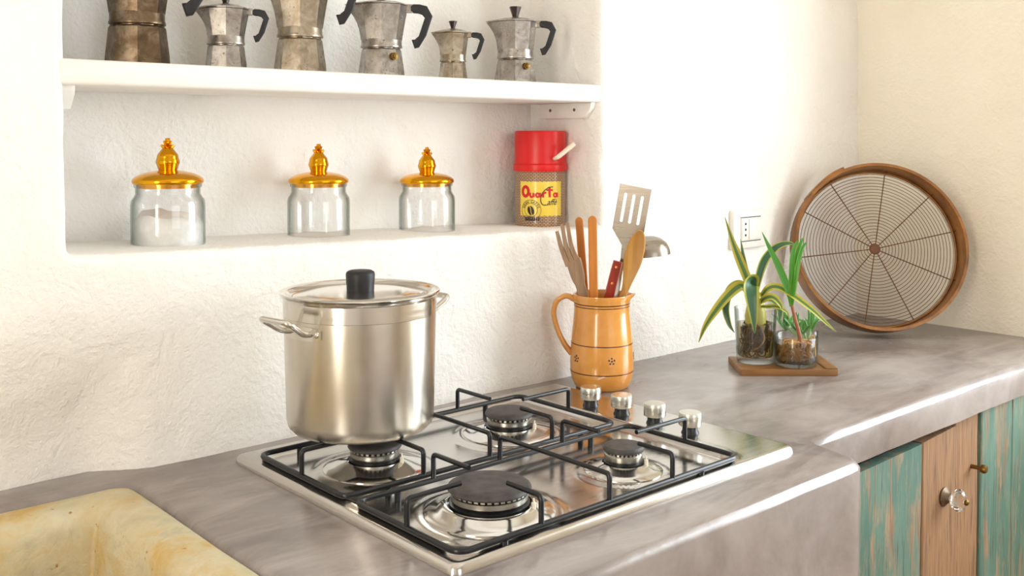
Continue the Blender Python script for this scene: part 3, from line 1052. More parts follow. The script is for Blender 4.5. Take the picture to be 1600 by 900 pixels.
# ------------------------------------------------------------------ gas hob
HX0, HX1, HY0, HY1 = 0.604, 1.198, -0.522, -0.048
burners = [(0.722, -0.208, 0.034, 0.066), (0.950, -0.210, 0.034, 0.066), (0.732, -0.424, 0.047, 0.075), (0.952, -0.428, 0.026, 0.050)]
hob = thing('gas_hob', 'stainless steel four-burner gas hob set on the cement worktop', 'hob', (0, 0, 0))
def hob_h(x, y):
    e = min(x - HX0, HX1 - x, y - HY0, HY1 - y)
    q = max(0.0, 1 - e / 0.008)
    z = TZ + 0.0003 + (0.0105 * math.sqrt(max(0.0, 1 - q * q)))
    # sunk well for the burners with a rolled right-hand edge
    dx = min(x - (HX0 + 0.022), 1.098 - x)
    dy = min(y - (HY0 + 0.020), (HY1 - 0.020) - y)
    rr = 0.03
    ix, iy = rr - dx, rr - dy
    dd = (rr - math.hypot(max(ix, 0), max(iy, 0))) if (ix > 0 and iy > 0) else min(dx, dy)
    z -= 0.0065 * sstep(0.0, 0.012, dd)
    z += 0.0028 * math.exp(-((dd + 0.004) / 0.006) ** 2)
    for bx, by, br, bd in burners:
        d = math.hypot(x - bx, y - by)
        z += 0.003 * sstep(bd * 1.25, bd * 1.08, d)
    return z
def hob_tray():
    def lines(a, b, n, dense):
        s = [a + (b - a) * i / n for i in range(n + 1)]
        for c, wd, m in dense:
            s += [c - wd + 2 * wd * i / m for i in range(m + 1)]
        s = sorted(v for v in s if a <= v <= b)
        out = [s[0]]
        for v in s[1:]:
            if v - out[-1] > 0.0006: out.append(v)
        return out
    xs = lines(HX0, HX1, 130, ((HX0, 0.010, 24), (HX1, 0.010, 24), (1.094, 0.014, 12), (HX0 + 0.026, 0.012, 8)))
    ys = lines(HY0, HY1, 110, ((HY0, 0.010, 24), (HY1, 0.010, 24), (HY0 + 0.024, 0.012, 8), (HY1 - 0.024, 0.012, 8)))
    bm = bmesh.new()
    # rounded plan corners
    def pl(x, y):
        r = 0.012
        cx = min(max(x, HX0 + r), HX1 - r); cy = min(max(y, HY0 + r), HY1 - r)
        dx, dy = x - cx, y - cy
        if dx and dy:
            m = max(abs(dx), abs(dy)); l = math.hypot(dx, dy)
            return cx + dx * m / l, cy + dy * m / l
        return x, y
    g = []
    for y in ys:
        row = []
        for x in xs:
            px, py = pl(x, y)
            row.append(bm.verts.new((px, py, hob_h(x, y))))
        g.append(row)
    for j in range(len(ys) - 1):
        for i in range(len(xs) - 1):
            bm.faces.new((g[j][i], g[j][i + 1], g[j + 1][i + 1], g[j + 1][i]))
    return bm
obj('hob_tray', hob_tray(), 'steel', hob, angle=70)
WZ = TZ + 0.0045
for i, (bx, by, br, bd) in enumerate(burners):
    zb = WZ + 0.0028
    b = obj('burner', lathe([(bd, zb - 0.001), (bd * 1.0, zb + 0.001), (bd * 0.93, zb + 0.0032), (bd * 0.80, zb + 0.0045), (br * 1.18, zb + 0.009), (br * 1.05, zb + 0.0105), (br * 1.0, zb + 0.004), (0, zb + 0.004)], 56, off=(bx, by, 0)), 'steel_polished', hob, angle=50)
    z1 = zb + 0.006
    obj('burner_seat', lathe([(0, z1), (br * 0.98, z1), (br * 0.98, z1 + 0.006), (br * 0.86, z1 + 0.008), (0, z1 + 0.008)], 48, off=(bx, by, 0)), 'rubber', b)
    bm = bmesh.new()
    nt = 36 if br > 0.04 else 28
    ro, ri, zz0, zz1 = br * 0.93, br * 0.90, z1 + 0.007, z1 + 0.022
    rows = []
    lathe([(0, zz0), (ro * 0.92, zz0), (ro, zz0 + 0.003), (ro * 1.02, zz0 + 0.009), (ro * 0.96, zz0 + 0.0105), (0, zz0 + 0.0105)], 48, bm, (bx, by, 0))
    for k in range(nt):   # flame teeth
        a = 2 * PI * k / nt
        tb = box(ro * 0.72, ro * 0.985, -ro * 0.055, ro * 0.055, zz0 + 0.010, zz1 - 0.0015)
        tb.transform(Matrix.Translation((bx, by, 0)) @ Matrix.Rotation(a, 4, 'Z'))
        me = bpy.data.meshes.new('t'); tb.to_mesh(me); tb.free(); bm.from_mesh(me); bpy.data.meshes.remove(me)
    obj('flame_ring', bm, 'burner_ring', b, angle=35)
    obj('burner_cap', lathe([(0, zz1 - 0.002), (br * 0.98, zz1 - 0.002), (br * 1.02, zz1), (br * 1.0, zz1 + 0.0025), (br * 0.93, zz1 + 0.0045), (br * 0.6, zz1 + 0.0052), (0, zz1 + 0.0054)], 48, off=(bx, by, 0)), 'burner_cap', b, angle=40)
    a = R(-60)
    obj('spark_plug', lathe([(0, 0), (0.0026, 0), (0.0026, 0.012), (0.0012, 0.0125), (0.001, 0.017), (0, 0.017)], 10, off=(bx + br * 1.12 * math.cos(a), by + br * 1.12 * math.sin(a), zb + 0.004)), 'cream_plastic', b)
SZ, ST = 0.9175, 0.9490
def support(y0, y1, cy, rightr):
    x0, x1 = 0.618, 1.062
    s = obj('pan_support', tube(fillet([(x0, y0, SZ), (x1 + rightr, y0, SZ), (x1 + rightr, y1, SZ), (x0, y1, SZ)], 0.017, 6, True), 0.0036, 8, True), 'black_enamel', hob, angle=60)
    def finger(p, q):
        path = fillet([(p[0], p[1], SZ), (p[0], p[1], ST), (q[0], q[1], ST)], 0.006, 5)
        obj('finger', tube(path, 0.0031, 8), 'black_enamel', s, angle=60)
    for bx in (0.730, 0.947):
        finger((bx, y0), (bx, cy - 0.034))
        finger((bx, y1), (bx, cy + 0.034))
    finger((x0, cy), (0.730 - 0.040, cy))
    finger((x1 + rightr, cy), (0.947 + 0.034, cy))
    xm = 0.836
    obj('cross_bar', tube(fillet([(xm, y0, SZ), (xm, y0, ST), (xm, y1, ST), (xm, y1, SZ)], 0.006, 5), 0.0031, 8), 'black_enamel', s, angle=60)
    for fx, fy in ((x0 + 0.06, y0), (x1 - 0.06, y0), (x0 + 0.06, y1), (x1 - 0.06, y1)):
        obj('rubber_foot', lathe([(0, WZ), (0.004, WZ), (0.004, SZ - 0.002), (0, SZ - 0.002)], 10, off=(fx, fy, 0)), 'rubber', s)
support(-0.302, -0.095, -0.205, 0.012)
support(-0.512, -0.322, -0.424, 0.018)
for k in range(4):
    kxx, kyy = 1.1345, -0.1935 - 0.0653 * k
    kb = obj('knob', lathe([(0, 0.0115), (0.0155, 0.0115), (0.0162, 0.0125), (0.0162, 0.0285), (0.0155, 0.0300), (0, 0.0305)], 40, off=(kxx, kyy, TZ + 0.0105)), 'alu_knob', hob, angle=35)
    obj('knob_collar', lathe([(0, 0), (0.0128, 0), (0.0118, 0.003), (0.0108, 0.0045), (0.0108, 0.0117), (0, 0.0117)], 32, off=(kxx, kyy, TZ + 0.0105)), 'rubber', kb, angle=35)

# ------------------------------------------------------------------ stockpot
PX, PY, PZ = 0.7235, -0.1735, ST + 0.0033
pot = thing('stockpot', 'tall aluminium stockpot with black lid knob on the rear left burner', 'pot', (PX, PY, PZ), 0)
obj('pot_body', lathe([(0, 0), (0.080, 0), (0.088, 0.002), (0.0935, 0.008), (0.0955, 0.018), (0.0985, 0.150), (0.0985, 0.1505), (0.0965, 0.1505), (0.0935, 0.018), (0.086, 0.005), (0, 0.004)], 96), 'pot', pot, angle=50)
obj('rim_band', lathe([(0.0984, 0.1500), (0.0992, 0.1508), (0.0995, 0.171), (0.1010, 0.1725), (0.1018, 0.1745), (0.1005, 0.1762), (0.0975, 0.176), (0.0965, 0.170), (0.0965, 0.150)], 96), 'pot_band', pot, angle=40)
lid = obj('pot_lid', lathe([(0, 0.1705), (0.092, 0.1705), (0.0955, 0.1715), (0.0965, 0.1765), (0.1035, 0.1775), (0.1040, 0.1785), (0.1025, 0.1795), (0.0960, 0.1785), (0.0925, 0.1745), (0.088, 0.1735), (0.086, 0.1750), (0.060, 0.1775), (0.030, 0.1785), (0, 0.1788)], 96), 'pot_band', pot, angle=40)
obj('lid_knob', lathe([(0, 0.178), (0.0175, 0.178), (0.0180, 0.180), (0.0180, 0.186), (0.0185, 0.188), (0.0190, 0.199), (0.0182, 0.2025), (0.0150, 0.2045), (0, 0.2050)], 40), 'bakelite', lid, angle=50)
for s in (-1, 1):
    ang = R(188) if s < 0 else R(8)
    h = bmesh.new()
    # strap plate riveted to the wall, then a bent bar standing off it
    rows = []
    for k in range(13):
        a = (k - 6) / 6 * 0.36
        r0, r1 = 0.0975, 0.1005
        zc, hh = 0.137, 0.0085 * (1 - 0.35 * (abs(k - 6) / 6) ** 4)
        rows.append([(r0 * math.cos(a), r0 * math.sin(a), zc - hh), (r1 * math.cos(a), r1 * math.sin(a), zc - hh), (r1 * math.cos(a), r1 * math.sin(a), zc + hh), (r0 * math.cos(a), r0 * math.sin(a), zc + hh)])
    ring_loft(rows, h)
    path = [(0.098, -0.020, 0.137), (0.110, -0.022, 0.139), (0.137, -0.028, 0.157), (0.137, 0.028, 0.157), (0.110, 0.022, 0.139), (0.098, 0.020, 0.137)]
    tube(fillet(path, 0.010, 5), 0.0046, 10, bm=h, flat=0.8)
    h.transform(Matrix.Rotation(ang, 4, 'Z'))
    ho = obj('handle', h, 'pot_band', pot, angle=45)
    for a in (-0.29, 0.29):
        rv = lathe([(0, -0.001), (0.0042, -0.001), (0.0038, 0.0015), (0, 0.0026)], 14)
        rv.transform(Matrix.Rotation(ang + a, 4, 'Z') @ Matrix.Translation((0.1005, 0, 0.137)) @ Matrix.Rotation(R(90), 4, 'Y'))
        obj('rivet', rv, 'steel_polished', ho)

# ------------------------------------------------------------------ ceramic jug
JX, JY = 1.2690, -0.0900
jr = face_cam(JX, JY)
jug = thing('ceramic_jug', 'ochre glazed pottery jug with brown lines holding the kitchen utensils', 'jug', (JX, JY, TZ), jr)
JP = [(0.0, 0.044), (0.004, 0.0475), (0.015, 0.0525), (0.028, 0.0547), (0.045, 0.0550), (0.078, 0.0532), (0.105, 0.0505), (0.130, 0.0483), (0.142, 0.0480), (0.152, 0.0490), (0.158, 0.0503), (0.161, 0.0500)]
def jug_r(z):
    for (a, ra), (b, rb) in zip(JP, JP[1:]):
        if a <= z <= b:
            return ra + (rb - ra) * (z - a) / (b - a)
    return JP[-1][1]
prof = [(0, 0)] + [(r, z) for z, r in JP] + [(0.0470, 0.1605), (0.0450, 0.150), (0.0455, 0.130), (0.050, 0.08), (0.050, 0.02), (0.045, 0.006), (0, 0.006)]
bm = lathe(prof, 64)
for v in bm.verts:   # small pouring lip on the side away from the handle
    if v.co.z > 0.150:
        a = math.atan2(v.co.y, v.co.x)
        k = math.exp(-(a / 0.20) ** 2) * sstep(0.150, 0.161, v.co.z)
        v.co.x += 0.008 * k
        v.co.z += 0.001 * k
obj('jug_body', bm, 'ochre', jug, angle=50)
hp = smooth_path([(-0.046, 0, 0.150), (-0.062, 0, 0.156), (-0.078, 0, 0.146), (-0.083, 0, 0.124), (-0.076, 0, 0.096), (-0.064, 0, 0.072), (-0.052, 0, 0.056)], 6)
obj('jug_handle', tube(hp, lambda t: 0.0072 - 0.0012 * math.sin(PI * t), 14, flat=0.75), 'ochre', jug, angle=60)
for z, wd in ((0.146, 0.0009), (0.1415, 0.0007), (0.078, 0.0008), (0.030, 0.0008)):
    r0 = jug_r(z)
    obj('glaze_line', lathe([(jug_r(z - wd) - 0.0005, z - wd), (jug_r(z - wd) + 0.0003, z - wd), (jug_r(z + wd) + 0.0003, z + wd), (jug_r(z + wd) - 0.0005, z + wd), (jug_r(z - wd) - 0.0005, z - wd)], 64), 'glaze_line', jug)
for ac in (18, -52, 88, 158, 228):
    fl = bmesh.new()
    for dx, dz, rr in [(0, 0, 0.0017)] + [(0.0048 * math.cos(R(72 * k + 18)), 0.0048 * math.sin(R(72 * k + 18)), 0.0016) for k in range(5)]:
        d = lathe([(0, -0.0002), (rr, -0.0002), (rr, 0.0003), (0, 0.0005)], 10)
        d.transform(Matrix.Translation((dx, 0.0545 + dz, 0)))
        me = bpy.data.meshes.new('t'); d.to_mesh(me); d.free(); fl.from_mesh(me); bpy.data.meshes.remove(me)
    for v in fl.verts:
        u, zz, dd = v.co
        rr = jug_r(zz) + dd + 0.0002
        a = u / 0.054 + R(ac)
        v.co = (rr * math.sin(a), -rr * math.cos(a), zz)
    obj('painted_flower', fl, 'glaze_line', jug)

# ------------------------------------------------------------------ utensils standing in the jug (local frame of the jug: x right, -y to the room)
def utensil(name, label, cat):
    return thing(name, label, cat, (JX, JY, TZ), jr, 'utensils in the jug')
def slab(path, widths, th, bm=None, nrm=(0, -1, 0), dish=0.0):
    """flat bar with rounded rim following a path, width per point"""
    bm = bm or bmesh.new()
    P = [Vector(p) for p in path]
    rows = []
    for i, p in enumerate(P):
        tg = (P[min(i + 1, len(P) - 1)] - P[max(i - 1, 0)]).normalized()
        nn = Vector(nrm)
        nn = (nn - tg * nn.dot(tg)).normalized()
        sd = tg.cross(nn)
        wd = widths[i]
        rows.append([p + sd * (wd * a) + nn * (th * b - dish * (1 - a * a) * min(1, wd / 0.012)) for a, b in ((-1, 0), (-0.85, 0.5), (-0.4, 0.5), (0, 0.5), (0.4, 0.5), (0.85, 0.5), (1, 0), (0.85, -0.5), (0.4, -0.5), (0, -0.5), (-0.4, -0.5), (-0.85, -0.5))])
    return ring_loft(rows, bm)
def merge(bm, other):
    me = bpy.data.meshes.new('t'); other.to_mesh(me); other.free(); bm.from_mesh(me); bpy.data.meshes.remove(me)
# wooden fork
t = utensil('wooden_fork', 'weathered grey-brown wooden fork leaning left in the ochre jug', 'fork')
bm = bmesh.new()
base = [Vector((-0.008, -0.024, 0.03)), Vector((-0.030, -0.018, 0.150)), Vector((-0.039, -0.018, 0.185)), Vector((-0.049, -0.019, 0.222))]
slab(smooth_path(base, 5), [0.0075] * 6 + [0.0085] * 4 + [0.0105, 0.0118, 0.0125, 0.0130, 0.0132, 0.0130], 0.009, bm)
obj('fork_handle', bm, 'wood_grey', t, angle=50)
for k, (ox, tx2, tz2) in enumerate(((-0.0090, -0.0770, 0.270), (0.0, -0.0685, 0.283), (0.0090, -0.0590, 0.285))):
    b = base[-1]
    p0 = Vector((b.x + ox * 0.95, b.y, b.z - 0.008 + ox * 0.35))
    p1 = Vector((b.x + ox * 1.0 - 0.012, b.y - 0.004, b.z + 0.022))
    p2 = Vector((tx2, b.y - 0.002, tz2))
    obj('tine', slab(smooth_path([p0, p1, p2], 6), [0.0050 - 0.0020 * (i / 12) for i in range(13)], 0.0075), 'wood_grey', t, angle=50)
# two plain wooden handles
for lbl, pa, pb, wd in (('round-ended orange wooden spatula handle beside the wooden fork', (-0.020, 0.020, 0.03), (-0.0400, 0.022, 0.284), 0.0070),
                        ('taller darker orange wooden spatula handle in the middle of the jug', (-0.012, -0.006, 0.03), (-0.0165, -0.004, 0.288), 0.0076)):
    pa, pb = Vector(pa), Vector(pb)
    n = 22
    path = [pa + (pb - pa) * (i / n) for i in range(n + 1)]
    end = [pb + (pb - pa).normalized() * (wd * math.sin(R(a))) for a in (25, 50, 70, 84)]
    ws = [wd] * (n + 1) + [wd * math.cos(R(a)) for a in (25, 50, 70, 84)]
    tag(obj('wooden_spatula', slab(path + end, ws, 0.0075), 'wood_orange', angle=50), lbl, 'spatula', 'utensils in the jug')
    o = bpy.context.scene.objects[-1] if False else [o for o in COL.objects if o.get('label') == lbl][0]
    o.location = (JX, JY, TZ)
    o.rotation_euler = (0, 0, jr)
# slotted steel spatula with red handle
t = utensil('slotted_spatula', 'slotted steel spatula with riveted red wooden handle in the jug', 'spatula')
th = 0.0011
ax = Vector((0.055 - 0.020, 0, 0.335 - 0.200)).normalized()   # blade axis leaning right
lean = math.atan2(ax.x, ax.z)
def blade():
    W, H = 0.0275, 0.080
    bm = bmesh.new()
    slots = [(-0.0145, 0.0052), (0.0, 0.0052), (0.0145, 0.0052)]
    s0, s1 = 0.014, 0.066
    # vertical strips and cross strips around three round-ended slots
    def pr(pts): prism(pts, -th / 2, th / 2, bm=bm)
    def arc(cx, cy, r, a0, a1, n=6):
        return [(cx + r * math.cos(R(a0 + (a1 - a0) * i / n)), cy + r * math.sin(R(a0 + (a1 - a0) * i / n))) for i in range(n + 1)]
    hw = 0.0026
    xs = [-W] + [s[0] for s in slots] + [W]
    for i in range(4):
        l = [(xs[i], 0)] if i == 0 else []
        a, b = xs[i], xs[i + 1]
        pts = []
        # left border
        if i == 0:
            pts += [(a, H), (a, 0)]
        else:
            pts += [(a, H), (a, s1)] + arc(a, s1 - hw, hw, 90, 0) + arc(a, s0 + hw, hw, 0, -90) + [(a, 0)]
        if i == 3:
            pts += [(b, 0), (b, H)]
        else:
            pts += [(b, 0), (b, s0)] + arc(b, s0 + hw, hw, 270, 180) + arc(b, s1 - hw, hw, 180, 90) + [(b, H)]
        pr(pts)
    pr([(-W, 0.0), (W, 0.0), (0.0065, -0.026), (0.0045, -0.050), (-0.0045, -0.050), (-0.0065, -0.026)])
    return bm
bm = blade()
bm.transform(Matrix.Translation((0.0445, 0.009, 0.268)) @ Matrix.Rotation(lean * 0.72, 4, 'Y') @ Matrix.Rotation(R(90), 4, 'X') @ Matrix.Rotation(R(-8), 4, 'Y') @ Matrix.Rotation(R(8), 4, 'X'))
obj('blade', bm, 'steel_brushed', t, smooth=False)
hpA, hpB = Vector((-0.008, 0.009, 0.075)), Vector((0.0275, 0.009, 0.216))
path = [hpA + (hpB - hpA) * (i / 8) for i in range(9)]
hd = obj('grip', slab(path, [0.0085] * 8 + [0.0080], 0.012), 'wood_red', t, angle=50)
for u in (0.93, 0.73):
    p = hpA + (hpB - hpA) * u
    rv = lathe([(0, 0.005), (0.0026, 0.005), (0.0026, 0.0067), (0, 0.0072)], 14)
    rv.transform(Matrix.Translation(p) @ Matrix.Rotation(R(90), 4, 'X'))
    obj('rivet', rv, 'rivet', hd)
# wooden spoon, in front of the spatula
t = utensil('wooden_spoon', 'light olive-wood spoon leaning right in front of the slotted spatula', 'spoon')
pth = smooth_path([(0.004, -0.004, 0.03), (0.026, -0.022, 0.130), (0.040, -0.030, 0.175), (0.0475, -0.034, 0.205), (0.0545, -0.037, 0.235), (0.0615, -0.040, 0.262), (0.0640, -0.041, 0.274)], 5)
n = len(pth)
ws = []
for i in range(n):
    z = pth[i].z
    if z < 0.165: wv = 0.0058
    elif z < 0.232: wv = 0.0058 + 0.0102 * sstep(0.165, 0.232, z)
    else: wv = 0.0160 * math.sqrt(max(0.03, 1 - ((z - 0.232) / 0.043) ** 2))
    ws.append(wv)
obj('spoon_body', slab(pth, ws, 0.008, dish=0.004), 'wood_spoon', t, angle=60)
# steel ladle behind
t = utensil('ladle', 'steel ladle with its bowl hanging out to the right of the jug', 'ladle')
bm = lathe([(0.0405, 0.0), (0.0395, 0.010), (0.035, 0.020), (0.026, 0.028), (0.014, 0.0325), (0, 0.034), (0, 0.0328), (0.0135, 0.0313), (0.025, 0.027), (0.0335, 0.0195), (0.0383, 0.010), (0.0395, 0.0), (0.0405, 0.0)], 40)
bm.transform(Matrix.Translation((0.0800, 0.050, 0.2225)) @ Matrix.Rotation(R(-5), 4, 'Y'))
obj('ladle_bowl', bm, 'steel_brushed', t, angle=60)
obj('ladle_handle', slab(smooth_path([(0.006, 0.022, 0.04), (0.024, 0.034, 0.150), (0.034, 0.045, 0.205), (0.042, 0.050, 0.226)], 6), [0.0048] * 19, 0.002), 'steel_polished', t, angle=50)

# ------------------------------------------------------------------ plants on a wooden board
def frame_at(x, y):
    a = face_cam(x, y)
    return a
ta = math.atan2(-0.307 + 0.191, 1.6375 - 1.5064)
tray = thing('plant_board', 'small brown wooden board under the three plant glasses', 'board', (1.614, -0.222, TZ), ta)
L2, W2 = 0.0875, 0.056
for k in range(2):
    obj('slat', box(-L2, L2, -W2 + k * W2 + 0.0004, -W2 + (k + 1) * W2 - 0.0004, 0.0, 0.012, 0.0015), 'wood_tray', tray)
obj('cleat', box(L2 - 0.022, L2 - 0.0005, -W2 + 0.002, W2 - 0.002, 0.0121, 0.0140, 0.0006), 'wood_tray', tray)
BZ = TZ + 0.0122

def leaf(pts, width, fold=0.25, nrm=None, bm=None, n=7, tipw=0.06, basew=0.55, peak=0.35):
    """tapering, slightly folded strap leaf with thickness, uv across/along"""
    P = smooth_path(pts, n)
    bm = bm or bmesh.new()
    uvl = bm.loops.layers.uv.verify()
    rows, uvs = [], []
    N = len(P)
    prev = None
    acr = (-1, -0.6, -0.2, 0.2, 0.6, 1)
    for i, p in enumerate(P):
        t = i / (N - 1)
        tg = (P[min(i + 1, N - 1)] - P[max(i - 1, 0)]).normalized()
        nn = Vector(nrm or (0, -1, 0.35))
        if prev is not None:
            nn = nn * 0.35 + prev
        nn = nn - tg * nn.dot(tg)
        nn = nn.normalized() if nn.length > 1e-4 else Vector((0, -1, 0))
        prev = nn
        sd = tg.cross(nn)
        wv = (basew + (1 - basew) * sstep(0, peak, t)) if t < peak else (tipw + (1 - tipw) * (1 - ((t - peak) / (1 - peak)) ** 1.7))
        wv *= width / 2
        top = [p + sd * (a * wv) + nn * (fold * wv * a * a + 0.0006 * (1 - a * a)) for a in acr]
        bot = [p + sd * (a * wv) + nn * (fold * wv * a * a - 0.0008 * (1 - a * a)) for a in acr[-2:0:-1]]
        rows.append(top + bot)
        uvs.append(([0.5 + 0.5 * a for a in acr] + [0.5 + 0.5 * a for a in acr[-2:0:-1]], t))
    vr = [[bm.verts.new(q) for q in r] for r in rows]
    m = len(vr[0])
    for i in range(N - 1):
        for k in range(m):
            f = bm.faces.new((vr[i][k], vr[i][(k + 1) % m], vr[i + 1][(k + 1) % m], vr[i + 1][k]))
            for lp, (ii, kk) in zip(f.loops, ((i, k), (i, (k + 1) % m), (i + 1, (k + 1) % m), (i + 1, k))):
                lp[uvl].uv = (uvs[ii][0][kk], uvs[ii][1])
    return bm
def roots(n, r, z0, z1, rad, seed):
    rnd = random.Random(seed)
    bm = bmesh.new()
    for i in range(n):
        a = rnd.uniform(0, 2 * PI)
        pts = [Vector((0.15 * r * math.cos(a), 0.15 * r * math.sin(a), z1))]
        for k in range(5):
            a += rnd.uniform(-1.1, 1.1)
            q = r * rnd.uniform(0.45, 0.97)
            pts.append(Vector((q * math.cos(a), q * math.sin(a), z0 + (z1 - z0) * rnd.uniform(0.0, 0.92))))
        tube(smooth_path(pts, 5), lambda t: rad * (1.15 - 0.7 * t), 5, bm=bm)
    return bm
# --- tall tumbler with agave cutting
GX, GY = 1.5850, -0.1840
ga = face_cam(GX, GY)
g = thing('glass_tumbler', 'tall glass tumbler of murky water holding the variegated agave cutting', 'glass', (GX, GY, BZ), ga)
obj('tumbler_glass', lathe([(0, 0), (0.032, 0), (0.0340, 0.002), (0.0345, 0.010), (0.0392, 0.098), (0.0395, 0.1005), (0.0385, 0.1012), (0.0375, 0.100), (0.0328, 0.014), (0.031, 0.0115), (0, 0.0105)], 40), 'tumbler_glass', g, angle=50)
obj('water', lathe([(0, 0.0115), (0.031, 0.0122), (0.0325, 0.0145), (0.0358, 0.072), (0, 0.072)], 40), 'water', g, angle=50)
ag = thing('agave_plant', 'variegated agave cutting with drooping yellow-edged leaves in the tall tumbler', 'plant', (GX, GY, BZ), ga)
def A(*pp):   # mm -> m in the plant's own frame: right, depth (- towards the room), up
    return [(p[0] / 1000, p[1] / 1000, p[2] / 1000) for p in pp]
ro = obj('roots', roots(60, 0.031, 0.016, 0.078, 0.0016, 3), 'root_dark', ag, angle=60)
obj('pale_root', tube(smooth_path(A((4, -20, 74), (12, -29, 66), (16, -30, 48), (8, -30, 34), (-4, -28, 26)), 6), 0.0014, 6), 'root', ag)
bm = lathe([(0, 0.040), (0.010, 0.045), (0.018, 0.062), (0.020, 0.085), (0.016, 0.105), (0.010, 0.128), (0, 0.140)], 16)
obj('stem', bm, 'agave', ag, angle=60)
agave_leaves = [
    (A((-6, 4, 118), (-14, 4, 150), (-32, 5, 195), (-42, 6, 222), (-57, 8, 268)), 17, 'agave_yellow', (0, -1, 0.1), 0.3),
    (A((-4, 8, 120), (-14, 8, 150), (-22, 9, 190), (-28, 10, 228)), 11, 'agave', (0, -1, 0.1), 0.3),
    (A((0, 10, 115), (4, 12, 150), (16, 16, 188), (38, 22, 213), (60, 26, 220), (72, 28, 216)), 16, 'agave', (0.3, -1, 0.5), 0.2),
    (A((-4, -4, 122), (-8, -14, 150), (-10, -30, 152), (-8, -44, 134), (-4, -50, 100), (-1, -52, 63)), 33, 'agave', (0, -1, 0.6), 0.35),
    (A((-8, 0, 118), (-24, -10, 142), (-46, -20, 128), (-72, -28, 96), (-90, -34, 68), (-102, -36, 38)), 21, 'agave_yellow', (-0.2, -1, 0.8), 0.3),
    (A((-8, 6, 118), (-26, 8, 142), (-46, 8, 130), (-54, 8, 98), (-48, 4, 68), (-38, 0, 52)), 18, 'agave', (-0.3, -1, 0.4), 0.3),
    (A((6, 0, 112), (20, -4, 136), (38, -8, 142), (64, -14, 130), (100, -20, 104), (124, -22, 82), (142, -22, 66)), 15, 'agave_yellow', (0.2, -1, 0.8), 0.3),
    (A((6, -4, 108), (18, -16, 122), (32, -22, 124), (44, -26, 112), (48, -28, 100)), 15, 'agave_yellow', (0.2, -1, 0.8), 0.35),
    (A((4, -6, 104), (20, -20, 106), (38, -26, 108), (54, -26, 100), (62, -24, 84)), 10, 'agave_yellow', (0.2, -1, 0.8), 0.35),
    (A((8, 6, 110), (24, 10, 118), (40, 10, 106), (44, 8, 88), (42, 4, 74)), 16, 'agave', (0.3, -1, 0.6), 0.3),
]
for pts, wd, mt, nr, fo in agave_leaves:
    obj('leaf', leaf(pts, wd / 1000, fo, nr), mt, ag, angle=70)
# --- low round glass with palm seedling
BX, BY = 1.6170, -0.2500
ba = face_cam(BX, BY)
g = thing('glass_bowl', 'low round glass full of brown roots at the front of the board', 'glass', (BX, BY, BZ), ba)
obj('bowl_glass', lathe([(0, 0), (0.034, 0), (0.0375, 0.002), (0.0390, 0.008), (0.0395, 0.053), (0.0388, 0.0545), (0.0378, 0.053), (0.0372, 0.010), (0.035, 0.007), (0, 0.0065)], 40), 'tumbler_glass', g, angle=50)
obj('water', lathe([(0, 0.0075), (0.0348, 0.0080), (0.0368, 0.0110), (0.0370, 0.041), (0, 0.041)], 40), 'water', g, angle=50)
pl = thing('palm_seedling', 'palm seedling with red stem and two upright bright leaves in the low glass', 'plant', (BX, BY, BZ), ba)
obj('roots', roots(46, 0.0345, 0.0115, 0.046, 0.0017, 5), 'root', pl, angle=60)
obj('stem', tube(smooth_path(A((8, -6, 40), (6, -6, 58), (-1, -4, 84), (-8, -2, 112)), 6), lambda t: 0.0042 - 0.0014 * t, 10), 'stem_red', pl, angle=60)
obj('leaf', leaf(A((-8, -2, 108), (-14, -2, 138), (-32, 0, 182), (-48, 2, 214), (-62, 4, 243)), 0.013, 0.5, (0, -1, 0.1)), 'leaf_bright', pl, angle=70)
for dx, wd in ((-4, 11), (1, 11), (5, 9)):
    obj('leaf', leaf(A((-8, -3, 108), (-6 + dx * 0.4, -4, 140), (-3 + dx, -5, 185), (2 + dx * 1.5, -4, 215), (9 + dx * 1.5, -2, 236 - abs(dx) * 2)), wd / 1000, 0.5, (0.3 * (1 if dx > 0 else -1), -1, 0.1), tipw=0.35), 'leaf_bright', pl, angle=70)
for pts in (A((12, -14, 42), (22, -26, 52), (30, -22, 60), (33, -20, 46), (34, -22, 22)), A((10, -12, 42), (2, -28, 47), (-8, -30, 40), (-18, -28, 30))):
    obj('pale_root', tube(smooth_path(pts, 6), 0.0012, 6), 'root', pl)
